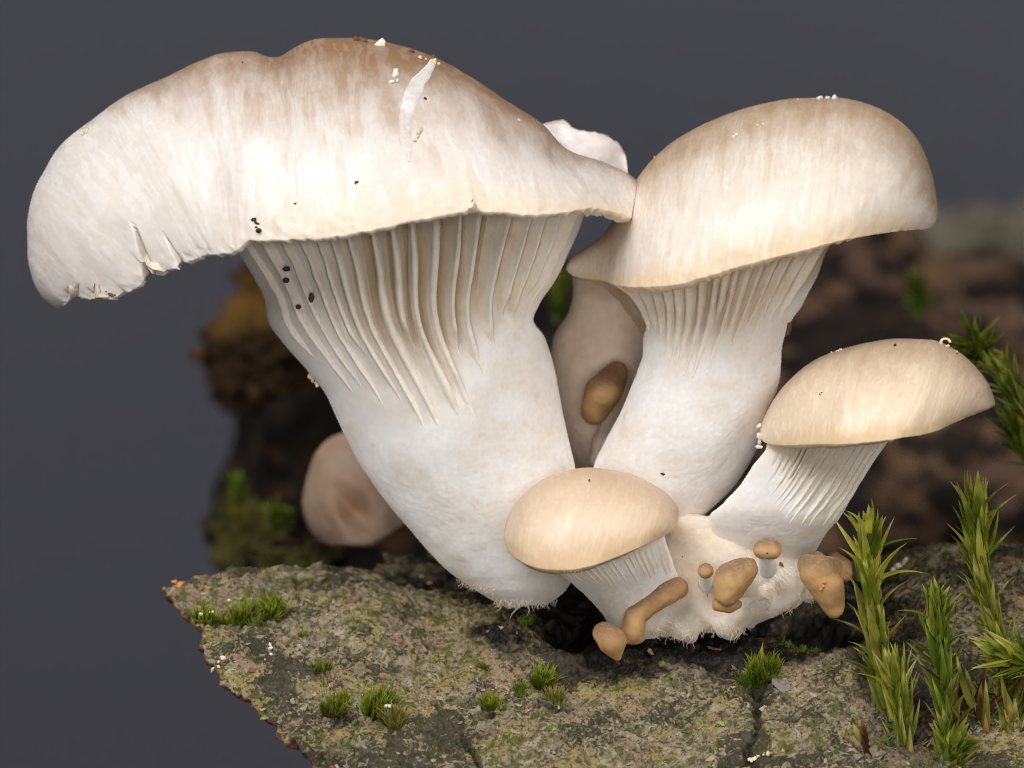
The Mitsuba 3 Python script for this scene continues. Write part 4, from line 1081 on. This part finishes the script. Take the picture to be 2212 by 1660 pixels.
def tuft(x, y, n, length, width, spread, label, seed, bsdf='leaf_green', lean=(0, 0), name='moss_tuft'):
    """a cushion of several little clumps, each leaning its own way, its leaves of very different lengths"""
    r = np.random.default_rng(900 + seed)
    vs, fs, us = [], [], []
    off = 0
    pc, nc = on('bark', x, y, 8)
    n_c = max(1, int(round(spread / 9)))
    cl = [(r.uniform(-1, 1), r.uniform(-1, 1), r.normal(0, 0.22), r.normal(0, 0.15), r.uniform(0.65, 1.15)) for _ in range(n_c)]
    for i in range(int(n * 2.4)):
        cx, cy, lx, ly, sc_ = cl[int(r.integers(n_c))]
        ang, rad = r.uniform(0, 6.28), math.sqrt(r.random())
        cr = min(spread, 11)
        px, py = cx * (spread - cr) + math.cos(ang) * rad * cr, (cy * (spread - cr) + math.sin(ang) * rad * cr) * 0.5
        p = pc + RV * (px * PXM) + (FV * 0.82 + UV * 0.5) * (-py * PXM * 1.6)
        up = UV * 0.95 - FV * 0.05 + RV * (0.5 * math.cos(ang) * rad + lean[0] + lx) + FV * (-0.35 * math.sin(ang) * rad + lean[1] + ly) + r.normal(0, 0.15, 3)
        up /= np.linalg.norm(up)
        out = RV * math.cos(ang) - FV * math.sin(ang)
        lv = LV[int(r.integers(6))]
        m = leaf_matrix(p - up * 0.3 * MM, up, out, length * 0.98 * PXM * r.uniform(0.45, 1.12) * sc_ * (1.1 - 0.4 * rad), width * 0.78 * PXM * r.uniform(0.7, 1.15))
        v = lv[0] @ m[:3, :3].T + m[:3, 3]
        vs.append(v); fs.append(lv[1] + off); us.append(lv[2]); off += len(v)
    key = name
    k = 1
    while any(q == key or q.startswith(key + '__') for q in scene):
        key = f'{name}_{k:03d}'; k += 1
    scene[key + '__leaf'] = mikit.ply((np.vstack(vs), np.vstack(fs)), bsdf, smooth=True, uv=np.vstack(us))
    tag(key + '__leaf', None, kind='stuff')
    tag(key, label, 'moss', 'small moss tufts on the bark')


TF = [
    (448, 1345, 60, 62, 10, 24, 'leftmost small moss tuft near the corner of the bark', 'leaf_tuft'),
    (505, 1345, 110, 72, 10, 34, 'wide moss tuft second from the left corner with cream grains on it', 'leaf_tuft'),
    (592, 1335, 95, 80, 9, 24, 'upright brush shaped moss tuft third from the left corner', 'leaf_tuft'),
    (560, 1352, 30, 30, 8, 22, 'low moss sprigs in front of the brush shaped tuft', 'leaf_deep'),
    (458, 1388, 26, 24, 8, 16, 'tiny moss patch at the broken left edge', 'leaf_olive'),
    (655, 1372, 20, 26, 8, 10, 'tiny moss sprig below and right of the brush shaped tuft', 'leaf_tuft'),
    (690, 1450, 60, 40, 9, 24, 'small moss tuft alone left of the middle of the bark', 'leaf_tuft'),
    (700, 1475, 26, 26, 8, 14, 'tiny moss sprigs just below the lone small tuft', 'leaf_olive'),
    (720, 1540, 70, 58, 10, 32, 'moss tuft left of the largest tuft at the lower left', 'leaf_tuft'),
    (742, 1522, 36, 60, 9, 12, 'slim moss tuft between the two lower left tufts', 'leaf_tuft'),
    (812, 1545, 120, 84, 11, 34, 'largest moss tuft at the lower left', 'leaf_tuft'),
    (852, 1570, 80, 66, 11, 28, 'drooping dark moss tuft at the right foot of the largest tuft', 'leaf_olive'),
    (1055, 1530, 80, 66, 10, 18, 'narrow upright moss tuft in the middle of the bark', 'leaf_tuft'),
    (1082, 1530, 24, 32, 9, 12, 'low olive sprig right of the narrow middle tuft', 'leaf_olive'),
    (1165, 1490, 90, 66, 9, 24, 'bright moss tuft below the orange hanging bud, left one', 'leaf_tuft'),
    (1130, 1495, 40, 34, 8, 20, 'low moss fringe left of the bright tuft', 'leaf_deep'),
    (1206, 1515, 70, 48, 10, 24, 'olive moss tuft right of the bright one', 'leaf_olive'),
    (1645, 1475, 130, 92, 9, 26, 'tall brush of moss standing alone below the white base', 'leaf_tuft'),
    (1608, 1478, 50, 48, 9, 18, 'shorter moss tuft at the left foot of the tall brush', 'leaf_deep'),
    (1040, 1445, 40, 30, 7, 10, 'tiny dark green moss streak above the narrow middle tuft', 'leaf_deep'),
    (1130, 1345, 40, 26, 8, 30, 'faint moss fringe beside the foot of the largest stem', 'leaf_deep'),
    (1720, 1400, 60, 22, 8, 60, 'thin mossy film on the dark bark right of the white base', 'leaf_deep'),
]
for i, (x, y, n, ln, w, sp_, lab, bs) in enumerate(TF):
    tuft(x, y, n, ln, w, sp_, lab, i, bs, lean=(0.12 if i in (2, 10, 17) else 0, 0))
for i, (x, y, lab) in enumerate([(498, 1303, 'cream grain on the wide left moss tuft, upper right one'), (460, 1325, 'cream grain on the left moss tufts, middle one'), (432, 1335, 'white grain on the left moss tufts, leftmost one'), (838, 1530, 'white grains on the largest lower left moss tuft')]):
    p, n = on('bark', x, y + 22, 8)
    m = crumb_mesh(2, 5 * PXM, 4 * PXM, 1, 300 + i)
    key = add('crumb', (np.array(m.vertices) @ np.stack([RV, FV, UV], 1).T + p + UV * 26 * PXM - FV * 0.001, m.faces), 'cream_crumb' if i < 2 else 'white_crumb', smooth=40)
    tag(key, lab, 'crumb')


# ------------------------------------------------------------------ the blurred log, moss clumps and lichen behind
def blob_grid(T, L, D, dc, ns=160, nt=80, amp=(8, 30), seed=0, amp2=(2, 7)):
    T, L = np.array(T, float), np.array(L, float)
    fT, fL = PchipInterpolator(chord(T), T), PchipInterpolator(chord(L), L)
    w = np.linspace(0, 1, ns)
    s = 0.5 * (1 - np.cos(np.pi * w))
    t = np.linspace(0, 1, nt, endpoint=False)
    S, Tt = np.meshgrid(s, t, indexing='ij')
    top, low = fT(S * fT.x[-1]), fL(S * fL.x[-1])
    a = Tt * 2 * np.pi
    mid, half = (top + low) / 2, (top - low) / 2
    pos = mid + half * np.sin(a)[..., None]
    dep = dc - D * np.sqrt(np.maximum(1 - (2 * S - 1) ** 4, 0)) * np.cos(a)
    v = at(pos[..., 0], pos[..., 1], dep).reshape(-1, 3)
    f = grid_faces(ns, nt, True)
    n = normals(v, f)
    if (n * (v - v.mean(0))).sum() < 0: f = f[:, ::-1]; n = -n
    fade = np.clip(np.sin(np.pi * S.ravel()) * 4, 0, 1)
    v = v + n * ((fb(v, amp[1], 3, seed) * amp[0] + fb(v, amp2[1], 3, seed + 1) * amp2[0]) * MM * fade)[:, None]
    return v, f


add('rotten_log', blob_grid([(1480, 900), (1500, 760), (1600, 640), (1720, 570), (1830, 545), (1920, 550), (1990, 590), (2110, 605), (2300, 610), (2500, 620), (2560, 900)], [(1480, 900), (1500, 1160), (1700, 1400), (1850, 1430), (2000, 1430), (2300, 1430), (2500, 1340), (2560, 900)], 60, 290, 220, 140, (22, 30), 3, (8, 10)), 'log_skin')
tag('rotten_log', 'blurred dark brown rotten log behind the mushrooms at right', 'log')
add('rotten_log_001', blob_grid([(515, 1260), (540, 1100), (560, 900), (600, 760), (700, 640), (900, 600), (1100, 560), (1180, 590), (1225, 600), (1300, 640), (1420, 800), (1440, 1200)], [(515, 1260), (560, 1390), (800, 1410), (1100, 1410), (1440, 1200)], 40, 230, 220, 140, (16, 34), 13, (5, 10)), 'dark_wood')
tag('rotten_log_001', 'blurred dark rotten wood behind the largest stem at left', 'log')
for key, cx, cy, rx, ry, d, bs, lab in [
        ('moss_clump', 560, 760, 120, 95, 170, 'clump_brown', 'blurred rusty brown moss clump left of the largest stem, upper one'),
        ('moss_clump_001', 600, 640, 90, 90, 180, 'clump_brown', 'blurred dark brown moss clump right under the gills at left'),
        ('moss_clump_002', 530, 1160, 75, 90, 150, 'clump_green', 'blurred green brown moss clump on the left edge above the bark'),
        ('moss_clump_003', 640, 1215, 120, 50, 80, 'clump_green', 'blurred low moss below the pinkish mushroom'),
        ('lichen_patch', 2200, 560, 330, 120, 480, 'clump_grey', 'blurred pale grey green lichened wood at the upper right')]:
    s = trimesh.creation.icosphere(subdivisions=5, radius=1.0)
    v = np.array(s.vertices)
    c = at(cx, cy, d)
    k = PXM * (FOCUS + d * MM) / FOCUS
    v = RV * (v[:, :1] * rx * k) + UV * (v[:, 1:2] * ry * k) + FV * (v[:, 2:] * min(rx, ry) * k)
    n = v / np.linalg.norm(v, axis=1, keepdims=True)
    v = v + c
    r_ = min(rx, ry) * k / MM
    v = v + n * ((fb(v, r_ * 0.9, 3, cx) * 1.5 * r_ + fb(v, r_ * 0.25, 2, cx + 1) * 0.9 * r_) * MM)[:, None]
    add(key, (v, s.faces), bs, smooth=True)
    tag(key, lab, 'lichen' if 'lichen' in key else 'moss')
